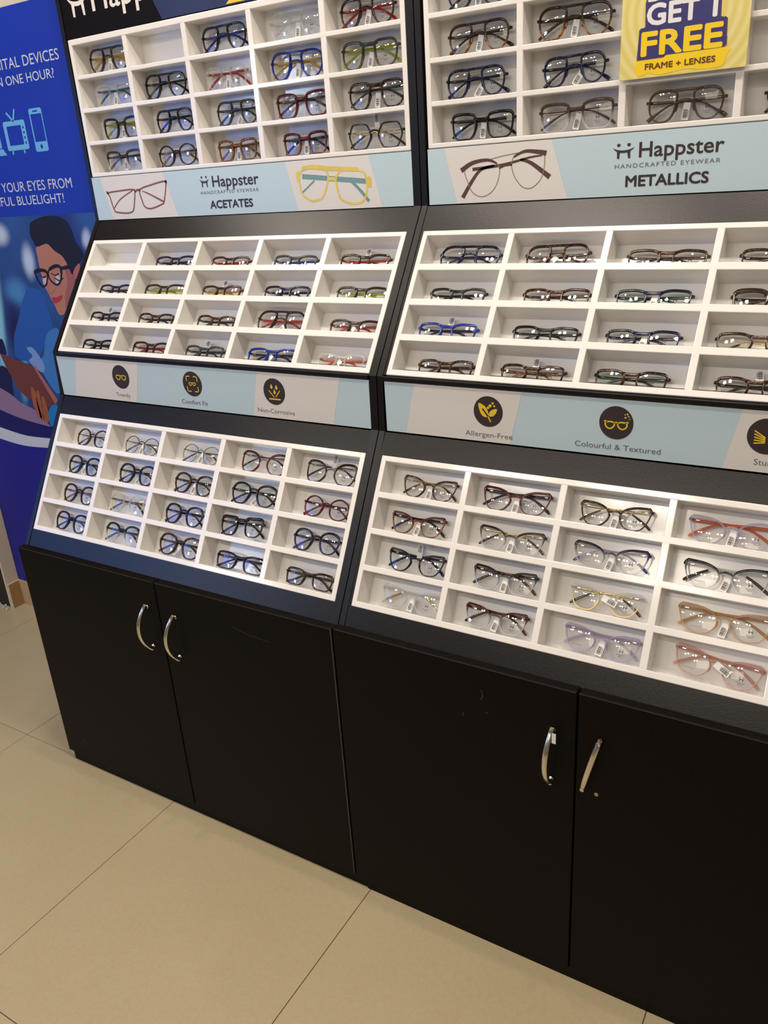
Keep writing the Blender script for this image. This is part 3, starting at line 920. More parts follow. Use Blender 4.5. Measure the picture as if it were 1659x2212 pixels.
leaf(bm, [(X - 19, Zc + 14), (X - 8, Zc + 11), (X - 1, Zc + 2), (X, Zc - 9), (X - 8, Zc - 10), (X - 15, Zc - 3)])
leaf(bm, [(X + 17, Zc + 6), (X + 8, Zc + 4), (X + 2, Zc - 2), (X + 2, Zc - 8), (X + 9, Zc - 8), (X + 15, Zc - 2)])
ribbon(bm, [(X - 11, Zc + 5), (X - 1, Zc - 8), (X + 5, Zc - 19)], 2.4, YI)
for dx, dz, rr_ in ((4, 12, 3), (9, 17, 2.2), (0, 8, 2.4), (12, 12, 2)):
    poly_face(bm, disc_pts(X + dx, Zc + dz - 1, rr_, 10), YI)
obj('icon_symbol', bm, GOLDINK, b)
bm = bmesh.new(); X, Zc = c[1]; icon_glasses(bm, X, Zc - 4, 19, YI, 2.4)
ribbon(bm, [(X - 20, Zc + 2), (X - 15, Zc + 1)], 3, YI, sub=1); ribbon(bm, [(X + 20, Zc + 2), (X + 15, Zc + 1)], 3, YI, sub=1)
for dx, dz, rr_ in ((15, 10, 2), (20, 12, 1.6), (18, 16, 2), (22, 8, 1.2), (14, 15, 1.2)):
    poly_face(bm, disc_pts(X + dx, Zc + dz, rr_, 4), YI)
obj('icon_symbol', bm, GOLDINK, b)
bm = bmesh.new(); X, Zc = c[2]
for a in range(-2, 3):
    ribbon(bm, [(X - 18, Zc - 2 + a * 5), (X - 2, Zc - 6 + a * 2)], 2, YI, sub=1)
obj('icon_symbol', bm, GOLDINK, b)
lettering('Allergen-Free', 1136.8, 1229.4, 990.3, 9.2, YF2 - 0.0004, SIGNINK2, b)
lettering('Colourful & Textured', 1343.7, 1486.9, 992.3, 9.4, YF2 - 0.0004, SIGNINK2, b)
lettering('Sturdy', 1626.9, 1644.6, 992.8, 9.4, YF2 - 0.0004, SIGNINK2, b, ref='Stu')

# sign pieces were modelled in world coordinates: hang them on their boards without moving them
for rk, base, *_ in (RL, RR):
    rk_children = list(rk.children)
    for bd in rk_children:
        for ch in bd.children:
            ch.matrix_parent_inverse = Matrix.Identity(4)

# ------------------------------------------------------------------ trays
def tray_frame(kind):
    (ty, tz), (by, bz) = TRAYP[kind]
    L = math.hypot(ty - by, tz - bz)
    ang = -math.atan2(ty - by, tz - bz)
    return Vector((0, by, bz)), ang, L


TRAY_SIGN = {'uL': 'above the ACETATES sign', 'uR': 'above the METALLICS sign', 'mL': 'above the Comfort Fit sign',
             'mR': 'above the Allergen-Free sign', 'lL': 'below the Comfort Fit sign', 'lR': 'below the Allergen-Free sign'}
DEPTH = 0.048
for kind in 'uml':
    for side in 'LR':
        x0, x1, ox, pit, cw = TRAYX[side]
        org, ang, L = tray_frame(kind)
        r0, rp, rw = (v * L for v in TRAYR[kind])
        e = tag(empty('eyewear_tray', (x0, org.y, org.z), (ang, 0, 0)), 'white plastic eyewear tray of twenty cells ' + TRAY_SIGN[kind + side], 'display tray', 'white eyewear trays')
        W = x1 - x0
        ox -= x0
        xr = ox + 4 * pit + cw
        zt = L - r0; zb = L - (r0 + 3 * rp + rw)
        bm = bmesh.new()
        add_box(bm, 0, W, 0, DEPTH, zt, L, bev=0.0014); add_box(bm, 0, W, 0, DEPTH, 0, zb, bev=0.0014)
        add_box(bm, 0, ox, 0.0001, DEPTH, zb - 0.002, zt + 0.002, bev=0.001); add_box(bm, xr, W, 0.0001, DEPTH, zb - 0.002, zt + 0.002, bev=0.001)
        obj('rim', bm, WHITE, e)
        obj('back_panel', box_bm(0.002, W - 0.002, DEPTH - 0.0005, DEPTH + 0.0015, 0.002, L - 0.002), CARD, e)
        sh = None
        for k in range(3):
            za, zb_ = L - (r0 + (k + 1) * rp), L - (r0 + k * rp + rw)
            if sh is None:
                sh = obj('shelf', box_bm(ox - 0.001, xr + 0.001, 0.0003, DEPTH, 0, zb_ - za, bev=0.0012), WHITE, e); o = sh
            else:
                o = link_mesh('shelf', sh.data, e)
            o.location = (0, 0, za)
        dv = None
        for k in range(4):
            if dv is None:
                dv = obj('divider', box_bm(0, pit - cw, 0.0003, DEPTH, zb - 0.001, zt + 0.001, bev=0.0012), WHITE, e); o = dv
            else:
                o = link_mesh('divider', dv.data, e)
            o.location = (ox + k * pit + cw, 0.0001, 0)

# ------------------------------------------------------------------ base cabinets
def handle_bow(name, parent, cx, zc, lean=0.0, bulge=0.026, length=0.118, side=0.0, mounts=(True, True), label=None):
    """bow pull on two short posts; lean tilts it in the plane of the door, side shifts the middle sideways"""
    bm = bmesh.new()
    n = 13; pts = []; ups = []; sc = []
    for i in range(n):
        s = -1 + 2 * i / (n - 1)
        y = -0.006 - bulge * (1 - abs(s) ** 2.2)
        pts.append(Vector((side * (1 - s * s), y, s * length / 2))); ups.append((1, 0, 0))
        sc.append(0.72 + 0.28 * (1 - s ** 4))
    sweep(bm, pts, circ(0.0034, 10, 0.0052), ups, scale=sc)
    for j, s in enumerate((-1, 1)):
        if mounts[j]:
            sweep(bm, [(0, -0.001, s * length * 0.43), (0, -0.012, s * length * 0.445)], circ(0.0042, 8), (1, 0, 0))
    o = obj(name, bm, CHROME, parent, smooth=True)
    o.location = (cx, 0, zc)
    o.rotation_euler = (0, lean, 0)
    if label: o['label'] = label
    return o


def cabinet(x0, x1, gap, z0, z1, toe_x0, toe_x1, toe_y, label):
    e = tag(empty('base_cabinet', (x0, 0, 0)), label, 'cabinet', 'low black cabinets under the racks')
    bm = bmesh.new()
    add_box(bm, 0, 0.016, 0.0195, 0.54, 0.03, 0.6445); add_box(bm, x1 - x0 - 0.016, x1 - x0, 0.0195, 0.54, 0.03, 0.6445)
    add_box(bm, 0.0161, x1 - x0 - 0.0161, 0.0195, 0.535, 0.03, 0.046); add_box(bm, 0.0161, x1 - x0 - 0.0161, 0.535, 0.54, 0.046, 0.6285)
    obj('carcass', bm, DOORM, e)
    obj('top_board', box_bm(0.0005, x1 - x0 - 0.0005, 0.019, 0.54, 0.629, 0.6449), DOORM, e)
    obj('toe_kick', box_bm(toe_x0 - x0, toe_x1 - x0, toe_y, 0.52, 0.0, 0.0265), DOORM, e)
    dl = obj('door', box_bm(0.0, gap - 0.0016 - x0, 0, 0.0185, z0, z1, bev=0.0016), DOORM, e)
    dr = obj('door', box_bm(gap + 0.0016 - x0, x1 - x0, 0, 0.0185, z0, z1, bev=0.0016), DOORM, e)
    return e, dl, dr


cl, d1, d2 = cabinet(0.0053, 0.9488, 0.4744, 0.0300, 0.6475, 0.016, 0.9772, 0.0055, 'low black two-door cabinet with matching bow handles under the ACETATES rack')
handle_bow('handle', d1, 0.4385 - 0.0053, 0.5285, 0.03, side=-0.004)
handle_bow('handle', d2, 0.5215 - 0.0053, 0.5215, 0.06, side=-0.005)
cr, d3, d4 = cabinet(0.9512, 1.9050, 1.4316, 0.0270, 0.6500, 0.9775, 1.9050, 0.0025, 'low black two-door cabinet with one handle askew under the METALLICS rack')
handle_bow('handle', d3, 1.3905 - 0.9512, 0.5135, 0.02, side=-0.002)
h4 = handle_bow('handle', d4, 1.459 - 0.9512, 0.519, 0.235, bulge=0.012, mounts=(False, True), label='chrome handle hanging crooked from its upper screw')
bm = bmesh.new(); bmesh.ops.create_cone(bm, cap_ends=True, segments=10, radius1=0.004, radius2=0.003, depth=0.0012, matrix=Matrix.Translation((1.4687 - 0.9512, -0.0003, 0.4575)) @ Matrix.Rotation(math.pi / 2, 4, 'X'))
obj('screw_hole', bm, RAWHOLE, d4)
bm = bmesh.new(); add_box(bm, 1.3965 - 0.9512, 1.4035 - 0.9512, -0.021, -0.0205, 0.553, 0.573)
obj('paper_label', bm, PAPER, d3)
WEAR_HIGHLIGHT = plain('worn_highlight_grey', (0.055, 0.045, 0.04), 0.6, 0.3, var=0.6, vscale=60)
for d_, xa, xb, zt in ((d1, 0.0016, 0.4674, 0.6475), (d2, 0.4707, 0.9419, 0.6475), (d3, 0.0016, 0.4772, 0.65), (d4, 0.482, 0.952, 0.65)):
    obj('edge_wear_highlight', box_bm(xa, xb, -0.0002, 0.0003, zt - 0.0022, zt - 0.0012), WEAR_HIGHLIGHT, d_)  # pale strips paint in the highlight along the worn door tops
obj('edge_wear_highlight', box_bm(0.9395, 0.9420, -0.0002, 0.0003, 0.032, 0.645), WEAR_HIGHLIGHT, d2)
SCR = plain('pale_scuff', (0.045, 0.038, 0.034), 0.7, 0.3)
bm = bmesh.new()
for p in ([(1260, 604), (1263, 592), (1258, 583)], [(1268, 560), (1273, 558)], [(1225, 545), (1223, 538)]):
    ribbon(bm, [(q[0] - 951.2, q[1]) for q in p], 1.6, -0.0002)
obj('scuff', bm, SCR, d3)
bm = bmesh.new(); ribbon(bm, [(690 - 5.3, 590), (735 - 5.3, 580), (790 - 5.3, 577)], 1.0, -0.0002); obj('scuff', bm, SCR, d2)
bm = bmesh.new(); ribbon(bm, [(72, 86), (84, 78), (92, 74)], (2.5, 1.5), -0.0002); obj('scuff', bm, SCR, d1)

# ------------------------------------------------------------------ promotional card
YC = 0.4175
pe = tag(empty('promotion_card', (1.432, YC, 1.5595)), 'yellow GET 1 FREE promotion card standing over the tray above METALLICS', 'sign')
mt, nt, bs = new_mat('yellow_card_rings')
tc = nt.nodes.new('ShaderNodeTexCoord'); mp = nt.nodes.new('ShaderNodeMapping'); wv = nt.nodes.new('ShaderNodeTexWave')
mp.inputs['Location'].default_value = (0, 0, -0.09)
nt.links.new(tc.outputs['Object'], mp.inputs['Vector']); nt.links.new(mp.outputs['Vector'], wv.inputs['Vector'])
wv.wave_type = 'RINGS'; wv.rings_direction = 'Y'; wv.inputs['Scale'].default_value = 21; wv.inputs['Distortion'].default_value = 0.0
mx = nt.nodes.new('ShaderNodeMix'); mx.data_type = 'RGBA'; mx.inputs['A'].default_value = (0.64, 0.53, 0.14, 1); mx.inputs['B'].default_value = (0.70, 0.62, 0.26, 1)
nt.links.new(wv.outputs['Fac'], mx.inputs['Factor']); nt.links.new(mx.outputs['Result'], bs.inputs['Base Color']); bs.inputs['Roughness'].default_value = 0.35
obj('card', box_bm(-0.0972, 0.0972, 0, 0.004, 0, 0.29, bev=0.0006), mt, pe)
CBLUE = plain('card_blue', (0.03, 0.028, 0.15), 0.4, 0.4)
CPUR = plain('card_purple_edge', (0.075, 0.035, 0.10), 0.4, 0.4)
CYEL = plain('card_yellow', (0.80, 0.56, 0.01), 0.4, 0.4)
CWHT = plain('card_white', (0.72, 0.71, 0.72), 0.4, 0.4)
CBRN = plain('card_brown', (0.12, 0.035, 0.012), 0.4, 0.4)


def card_piece(o):
    o.location = (-1.432, -YC, -1.5595); return o


def cpoly(name, pts, y, mat):
    bm = bmesh.new(); poly_face(bm, pts, y); return card_piece(obj(name, bm, mat, pe))


cpoly('printed_patch', [tuple(p) for p in catmull([(1362, 1586), (1400, 1590), (1498, 1590), (1499, 1578), (1494, 1565), (1470, 1562.5), (1440, 1566), (1400, 1562), (1380, 1566), (1364, 1563)], 3)], YC - 0.0003, CYEL)
bk = [(1362, 1585.5), (1404, 1586), (1408, 1589), (1496, 1590), (1498, 1594), (1497, 1629), (1487, 1632), (1486, 1667), (1470, 1670), (1470, 1702), (1380, 1702), (1372, 1664), (1373, 1632), (1364, 1629)]
cpoly('printed_outline', bk, YC - 0.0004, CPUR)
cx_, cz_ = 1430, 1640
cpoly('printed_backing', [(x + (2.2 if x < cx_ else -2.2), z + (2.2 if z < 1630 else -2.0)) for x, z in bk], YC - 0.0005, CBLUE)
for body, xa, xb, z, cap, mat, bold in (('BUY 1', 1377, 1478, 1667, 27.5, CWHT, .05), ('GET 1', 1376, 1480, 1634, 27.5, CWHT, .05), ('FREE', 1369.5, 1490.5, 1592, 31.5, CYEL, .055), ('FRAME + LENSES', 1376, 1483.3, 1571.5, 8.1, CBRN, .04)):
    card_piece(lettering(body, xa, xb, z, cap, YC - 0.0007, mat, pe, bold=bold))
bm = bmesh.new()
for k in range(5): poly_face(bm, [(1497.5, 1592 + k * 2.6), (1498.6, 1592 + k * 2.6), (1498.6, 1593.8 + k * 2.6), (1497.5, 1593.8 + k * 2.6)], YC - 0.0007)
card_piece(obj('fine_print', bm, CBRN, pe))

# ------------------------------------------------------------------ wall poster
YP = 0.553
po = tag(empty('wall_poster', (-0.47, YP + 0.002, 0.101)), 'tall blue screen-light poster with a bespectacled woman beside the display', 'poster')


def pp(name, bm, mats):
    o = obj(name, bm, mats, po); o.location = (0.47, -YP - 0.002, -0.101); return o


PBLUE = plain('poster_blue', (0.005, 0.030, 0.36), 0.45, 0.35, var=0.25, vscale=1.6)
mt, nt, bs = new_mat('poster_photo_blue')
tc = nt.nodes.new('ShaderNodeTexCoord'); n1 = nt.nodes.new('ShaderNodeTexNoise'); n1.inputs['Scale'].default_value = 5.0; n1.inputs['Detail'].default_value = 1.0
nt.links.new(tc.outputs['Object'], n1.inputs['Vector'])
rp = nt.nodes.new('ShaderNodeValToRGB'); rp.color_ramp.elements[0].position = 0.3; rp.color_ramp.elements[0].color = (0.006, 0.026, 0.15, 1)
rp.color_ramp.elements[1].position = 0.7; rp.color_ramp.elements[1].color = (0.02, 0.085, 0.30, 1)
nt.links.new(n1.outputs['Fac'], rp.inputs['Fac'])
cur = rp.outputs['Color']
for (sx_, sz_), (rx_, rz_), rot_, col_ in (((-300, 1290), (170, 150), 0, (0.008, 0.018, 0.16)), ((-470, 1270), (40, 70), 8, (0.42, 0.52, 0.68)), ((-580, 1350), (60, 45), 0, (0.45, 0.52, 0.66)), ((-195, 1330), (26, 40), 20, (0.40, 0.46, 0.70)),
                                            ((-560, 1180), (80, 60), 0, (0.05, 0.20, 0.46)), ((-690, 1060), (38, 300), 14, (0.22, 0.50, 0.62)), ((-620, 900), (30, 120), 20, (0.10, 0.38, 0.60)), ((-610, 1060), (60, 130), 12, (0.004, 0.007, 0.07))):
    mp_ = nt.nodes.new('ShaderNodeMapping'); mp_.vector_type = 'TEXTURE'
    mp_.inputs['Location'].default_value = (sx_ * 0.001, -YP, sz_ * 0.001); mp_.inputs['Rotation'].default_value = (0, math.radians(rot_), 0); mp_.inputs['Scale'].default_value = (rx_ * 0.001, 1, rz_ * 0.001)
    mp_.inputs['Location'].default_value = (sx_ * 0.001, YP, sz_ * 0.001)
    gr_ = nt.nodes.new('ShaderNodeTexGradient'); gr_.gradient_type = 'SPHERICAL'
    nt.links.new(tc.outputs['Object'], mp_.inputs['Vector']); nt.links.new(mp_.outputs['Vector'], gr_.inputs['Vector'])
    ss_ = nt.nodes.new('ShaderNodeMapRange'); ss_.interpolation_type = 'SMOOTHSTEP'; ss_.inputs['From Max'].default_value = 0.8
    nt.links.new(gr_.outputs['Fac'], ss_.inputs['Value'])
    mx_ = nt.nodes.new('ShaderNodeMix'); mx_.data_type = 'RGBA'; mx_.inputs['B'].default_value = (*col_, 1)
    nt.links.new(ss_.outputs['Result'], mx_.inputs['Factor']); nt.links.new(cur, mx_.inputs['A']); cur = mx_.outputs['Result']
nt.links.new(cur, bs.inputs['Base Color']); bs.inputs['Roughness'].default_value = 0.45
PHOTO = mt
pc_ = lambda n, c_: plain('poster_' + n, c_, 0.45, 0.35)
pp('poster_sheet', box_bm(-0.9440, 0.0, YP, YP + 0.002, 0.101, 1.9152), PBLUE)
sm = lambda k, s=4: [tuple(p) for p in catmull(S[k], s)]
bm = bmesh.new()
arc = S['arc_photo']
poly_face(bm, [(-944, 1398.3), (-1, 1398.3), (-1, 900), (-200, 808), (-400, 749)] + [(-539, 746)] + [tuple(p) for p in S['arc_photo'][::-1][1:]] + [(-880, 806), (-944, 826)], YP - 0.0002, 0)
for k, mi in (('cone', 4), ('darkwin2', 3), ('darkwin3', 3)):
    poly_face(bm, sm(k), YP - 0.0003 - 0.00006 * mi, mi)
poly_face(bm, [(-944, 935)] + S['mauve'][0:1] + [tuple(p) for p in catmull(S['mauve'][0:5], 3, False)] + [tuple(p) for p in catmull(S['mauve'][4:8], 3, False)] + [(-880, 806), (-944, 826)], YP - 0.0007, 6)
pp('printed_office', bm, [PHOTO, pc_('deep', (0.012, 0.028, 0.17)), pc_('haze', (0.10, 0.24, 0.48)), pc_('shade', (0.004, 0.008, 0.06)), pc_('panel', (0.015, 0.085, 0.36)), pc_('beam', (0.13, 0.36, 0.48)), pc_('mauve', (0.24, 0.15, 0.27))])
bm = bmesh.new()
for k, y, mi in (('shirt', .9, 0), ('farhand', .95, 1), ('face', 1.0, 2), ('cheek', 1.05, 3), ('ear', 1.05, 4), ('hair', 1.1, 5), ('lips', 1.1, 6), ('glareL', 1.1, 7), ('glareR', 1.1, 7)):
    poly_face(bm, sm(k), YP - 0.001 * y, mi)
ribbon(bm, S['nose'], 3, YP - 0.0011, 3)
ell(bm, S['lensL'], YP - 0.0013, 6, 5); ell(bm, S['lensR'], YP - 0.0013, 6, 5)
poly_face(bm, S['templeP'], YP - 0.0013, 5)
ribbon(bm, S['lensL'][0:4], 10, YP - 0.00135, 5); ribbon(bm, S['lensR'][1:5], 10, YP - 0.00135, 5)
cl_ = sum((Vector(p) for p in S['lensL']), Vector((0, 0))) / len(S['lensL']); cr_ = sum((Vector(p) for p in S['lensR']), Vector((0, 0))) / len(S['lensR'])
for c_, w_ in ((cl_ + Vector((10, 4)), 14), (cr_ + Vector((2, 4)), 17)):
    ribbon(bm, [(c_.x - w_, c_.y + 3), (c_.x - w_ * .2, c_.y - 4), (c_.x + w_, c_.y + 1)], 3.2, YP - 0.00125, 5)
    ribbon(bm, [(c_.x - w_, c_.y + 12), (c_.x, c_.y + 17), (c_.x + w_, c_.y + 13)], 2, YP - 0.00125, 3)
for k in ('finger1', 'finger2', 'finger3'):
    poly_face(bm, sm(k, 3), YP - 0.0016, 8)
ribbon(bm, [(S['lensR'][2][0] - 14, S['lensR'][2][1] - 34), (S['lensR'][2][0] + 6, S['lensR'][2][1] - 42), (S['lensR'][2][0] + 24, S['lensR'][2][1] - 34)], 4, YP - 0.0012, 5)
pp('printed_woman', bm, [pc_('shirt', (0.04, 0.17, 0.46)), pc_('pale_hand', (0.16, 0.28, 0.55)), pc_('skin', (0.40, 0.165, 0.12)), pc_('skin_flush', (0.30, 0.10, 0.10)), pc_('ear', (0.38, 0.11, 0.12)),
                         pc_('hair', (0.006, 0.006, 0.014)), pc_('lips', (0.36, 0.035, 0.05)), pc_('glare', (0.50, 0.42, 0.52)), pc_('finger', (0.30, 0.085, 0.05))])
bm = bmesh.new(); poly_face(bm, S['tablet'], YP - 0.0014, 0); poly_face(bm, S['tabedge'], YP - 0.0015, 1)
pp('printed_tablet', bm, [pc_('tablet', (0.135, 0.035, 0.035)), pc_('tablet_edge', (0.32, 0.12, 0.12))])
bm = bmesh.new(); poly_face(bm, sm('dot'), YP - 0.0017); pp('printed_dot', bm, pc_('dot', (0.012, 0.17, 0.48)))
bm = bmesh.new(); poly_face(bm, [(-944, 762)] + [tuple(p) for p in catmull(S['band_t'], 4, False)] + [(-400, 728), (-200, 790), (-1, 880), (-1, 850), (-200, 757), (-400, 690)] + [tuple(p) for p in catmull(S['band_b'][::-1], 4, False)] + [(-944, 715)], YP - 0.0004)
pp('printed_band', bm, pc_('band', (0.52, 0.56, 0.66)))
bm = bmesh.new(); poly_face(bm, [(-944, 826), (-880, 806)] + arc + [(-400, 752), (-200, 812), (-1, 905), (-1, 878), (-200, 788), (-400, 727)] + [tuple(p) for p in S['band_t'][::-1]] + [(-944, 760)], YP - 0.0003)
pp('printed_band', bm, pc_('navy', (0.006, 0.007, 0.11)))
bm = bmesh.new(); poly_face(bm, [(-944, 716)] + S['band_b'] + [(-400, 691), (-200, 758), (-1, 851), (-1, 102), (-944, 102)], YP - 0.0002)
pp('printed_field', bm, plain('poster_lower_blue', (0.010, 0.012, 0.235), 0.45, 0.35, var=0.25, vscale=2))
ICON = pc_('icon', (0.13, 0.40, 0.70))
bm = bmesh.new()
poly_face(bm, round_rect(-452, -357, 1573, 1648, 6), YP - 0.0004); poly_face(bm, round_rect(-438.5, -376, 1586, 1635.5, 3), YP - 0.0006, 1)
for z in (1629, 1616, 1603, 1590): poly_face(bm, disc_pts(-367, z, 3.4, 8), YP - 0.0006, 1)
ribbon(bm, [(-404, 1647), (-428, 1670)], 6, YP - 0.0004, sub=1); ribbon(bm, [(-404, 1647), (-390, 1676)], 6, YP - 0.0004, sub=1)
ribbon(bm, [(-431, 1574), (-433, 1563)], 6, YP - 0.0004, sub=1); ribbon(bm, [(-382, 1574), (-380, 1563)], 6, YP - 0.0004, sub=1)
pp('tv_icon', bm, [ICON, PBLUE])
bm = bmesh.new(); poly_face(bm, round_rect(-331, -277.5, 1563, 1671, 6), YP - 0.0004); poly_face(bm, [(-326, 1588), (-281, 1588), (-281, 1657), (-326, 1657)], YP - 0.0006, 1)
poly_face(bm, round_rect(-315, -294, 1662, 1665.5, 1.5), YP - 0.0006, 1); poly_face(bm, disc_pts(-304.5, 1575.5, 5, 10, 6), YP - 0.0006, 1)
pp('phone_icon', bm, [ICON, PBLUE])
bm = bmesh.new(); poly_face(bm, [(-590, 1580), (-474, 1580), (-461, 1563), (-603, 1563)], YP - 0.0004); poly_face(bm, round_rect(-583, -477, 1582, 1650, 4), YP - 0.0004); poly_face(bm, [(-575, 1589), (-485, 1589), (-485, 1642), (-575, 1642)], YP - 0.0006, 1)
poly_face(bm, [(-545, 1575), (-500, 1575), (-497, 1571), (-548, 1571)], YP - 0.0006, 1)
pp('laptop_icon', bm, [ICON, PBLUE])
PW = pc_('white', (0.56, 0.58, 0.66))
for body, ref, xa, xb, z, cap in (('DIGITAL DEVICES', 'DEVICES', -313, -167, 1773.5, 25), ('IN ONE HOUR?', 'ONE HOUR?', -400, -198, 1734.5, 22), ('PROTECT YOUR EYES FROM', 'YOUR EYES FROM', -520, -211, 1465.3, 25.5), ('HARMFUL BLUELIGHT!', 'BLUELIGHT!', -461, -255, 1428.5, 24)):
    o = lettering(body, xa, xb, z, cap, YP - 0.0004, PW, po, bold=0.0, ref=ref, align='r'); o.location = (0.47, -YP - 0.002, -0.101)

# ------------------------------------------------------------------ eyeglasses
STY = {  # outline (nasal x = -1, temple x = +1), half height mm, rim mm, brow extra, temple extra, bridge, depth mm
    'av': ([(-.80, .68), (-.64, .93), (-.1, 1), (.55, .95), (.92, .64), (1, .1), (.9, -.42), (.55, -.88), (.08, -1), (-.38, -.80), (-.68, -.2)], 21.5, 2.4, .8, .2, 'double', 3.8),
    'sv': ([(-.80, .62), (-.68, .92), (0, 1), (.6, .98), (.93, .72), (1, .1), (.86, -.55), (.5, -.93), (0, -1), (-.45, -.88), (-.72, -.25)], 20.5, 2.4, .9, .2, 'flat', 3.8),
    'rc': ([(-.94, .35), (-.80, .74), (-.3, .97), (.3, 1.0), (.82, .92), (1, .66), (.98, .0), (.88, -.66), (.6, -.97), (0, -1), (-.55, -.95), (-.84, -.45)], 14.8, 2.1, 1.0, .5, 'saddle', 3.6),
    'wf': ([(-.92, .4), (-.75, .8), (-.1, 1), (.7, .96), (1, .7), (1, .1), (.88, -.7), (.6, -.97), (0, -1), (-.55, -.95), (-.85, -.5)], 15.0, 2.9, 1.4, .8, 'saddle', 4.2),
    'sq': ([(-.88, .48), (-.76, .84), (-.2, .99), (.5, 1), (.9, .9), (1, .6), (.95, -.1), (.84, -.7), (.55, -.98), (0, -1), (-.5, -.95), (-.80, -.4)], 19.0, 2.5, 1.0, .5, 'saddle', 4.0),
    'rd': ([(-.98, .15), (-.72, .72), (0, 1), (.72, .72), (1, .05), (.72, -.7), (0, -1), (-.72, -.7)], 20.5, 2.0, .5, .2, 'arch', 3.4),
    'rm': ([(-.98, .15), (-.72, .72), (0, 1), (.72, .72), (1, .05), (.72, -.7), (0, -1), (-.72, -.7)], 20.5, 1.0, .3, .1, 'arch', 1.8),
    'pt': ([(-.94, .26), (-.7, .78), (0, 1), (.7, .84), (1, .3), (.86, -.35), (.5, -.86), (0, -1), (-.5, -.86), (-.82, -.35)], 20.5, 2.4, .9, .5, 'keyhole', 4.0),
    'ce': ([(-.94, .1), (-.74, .58), (-.15, .90), (.5, 1.0), (.98, .97), (1.05, .55), (.9, -.15), (.56, -.8), (0, -1), (-.5, -.88), (-.86, -.38)], 18.5, 1.6, 1.3, 1.9, 'arch', 3.6),
    'bf': ([(-.92, .0), (-.72, .55), (-.2, .93), (.5, 1.02), (.98, .86), (1.03, .2), (.92, -.5), (.62, -.95), (.0, -.98), (-.45, -.85), (-.8, -.4)], 20.0, 1.9, 1.4, .7, 'wire', 3.4),
    'hx': ([(-.97, .0), (-.72, .74), (-.5, .96), (.5, 1), (.77, .84), (1, .15), (.98, -.1), (.7, -.85), (.5, -1), (-.35, -1), (-.6, -.85)], 20.5, 1.7, .6, .2, 'arch', 3.4),
    'br': ([(-.84, .6), (-.70, .9), (0, .95), (.7, .98), (1, .8), (1, .1), (.85, -.5), (.5, -.92), (0, -1), (-.5, -.9), (-.78, -.4)], 18.5, 2.0, 2.2, .6, 'flat', 4.2),
}
NV = 40


def front_geometry(st, W):
    out, hb_, t, kt, ks, bridge, dep = STY[st]
    gap = 15.0 if st not in ('rc', 'wf') else 17.0
    a = (W - gap / 2 - 2 * t - 3.5) / 2
    b_ = hb_ * (0.55 + 0.45 * a / 23.0)
    cx = gap / 2 + t + a
    cz = b_ + t + 0.6
    P = resample([(cx + x * a, cz + z * b_) for x, z in catmull(out, 5)], NV)
    return P, cx, cz, a, b_, t, kt, ks, bridge, dep


FK = 1.0e-3  # face curve


def bend(x):
    return FK * x * x


def mirror(P):
    return [Vector((-p.x, p.y)) for p in P][::-1]


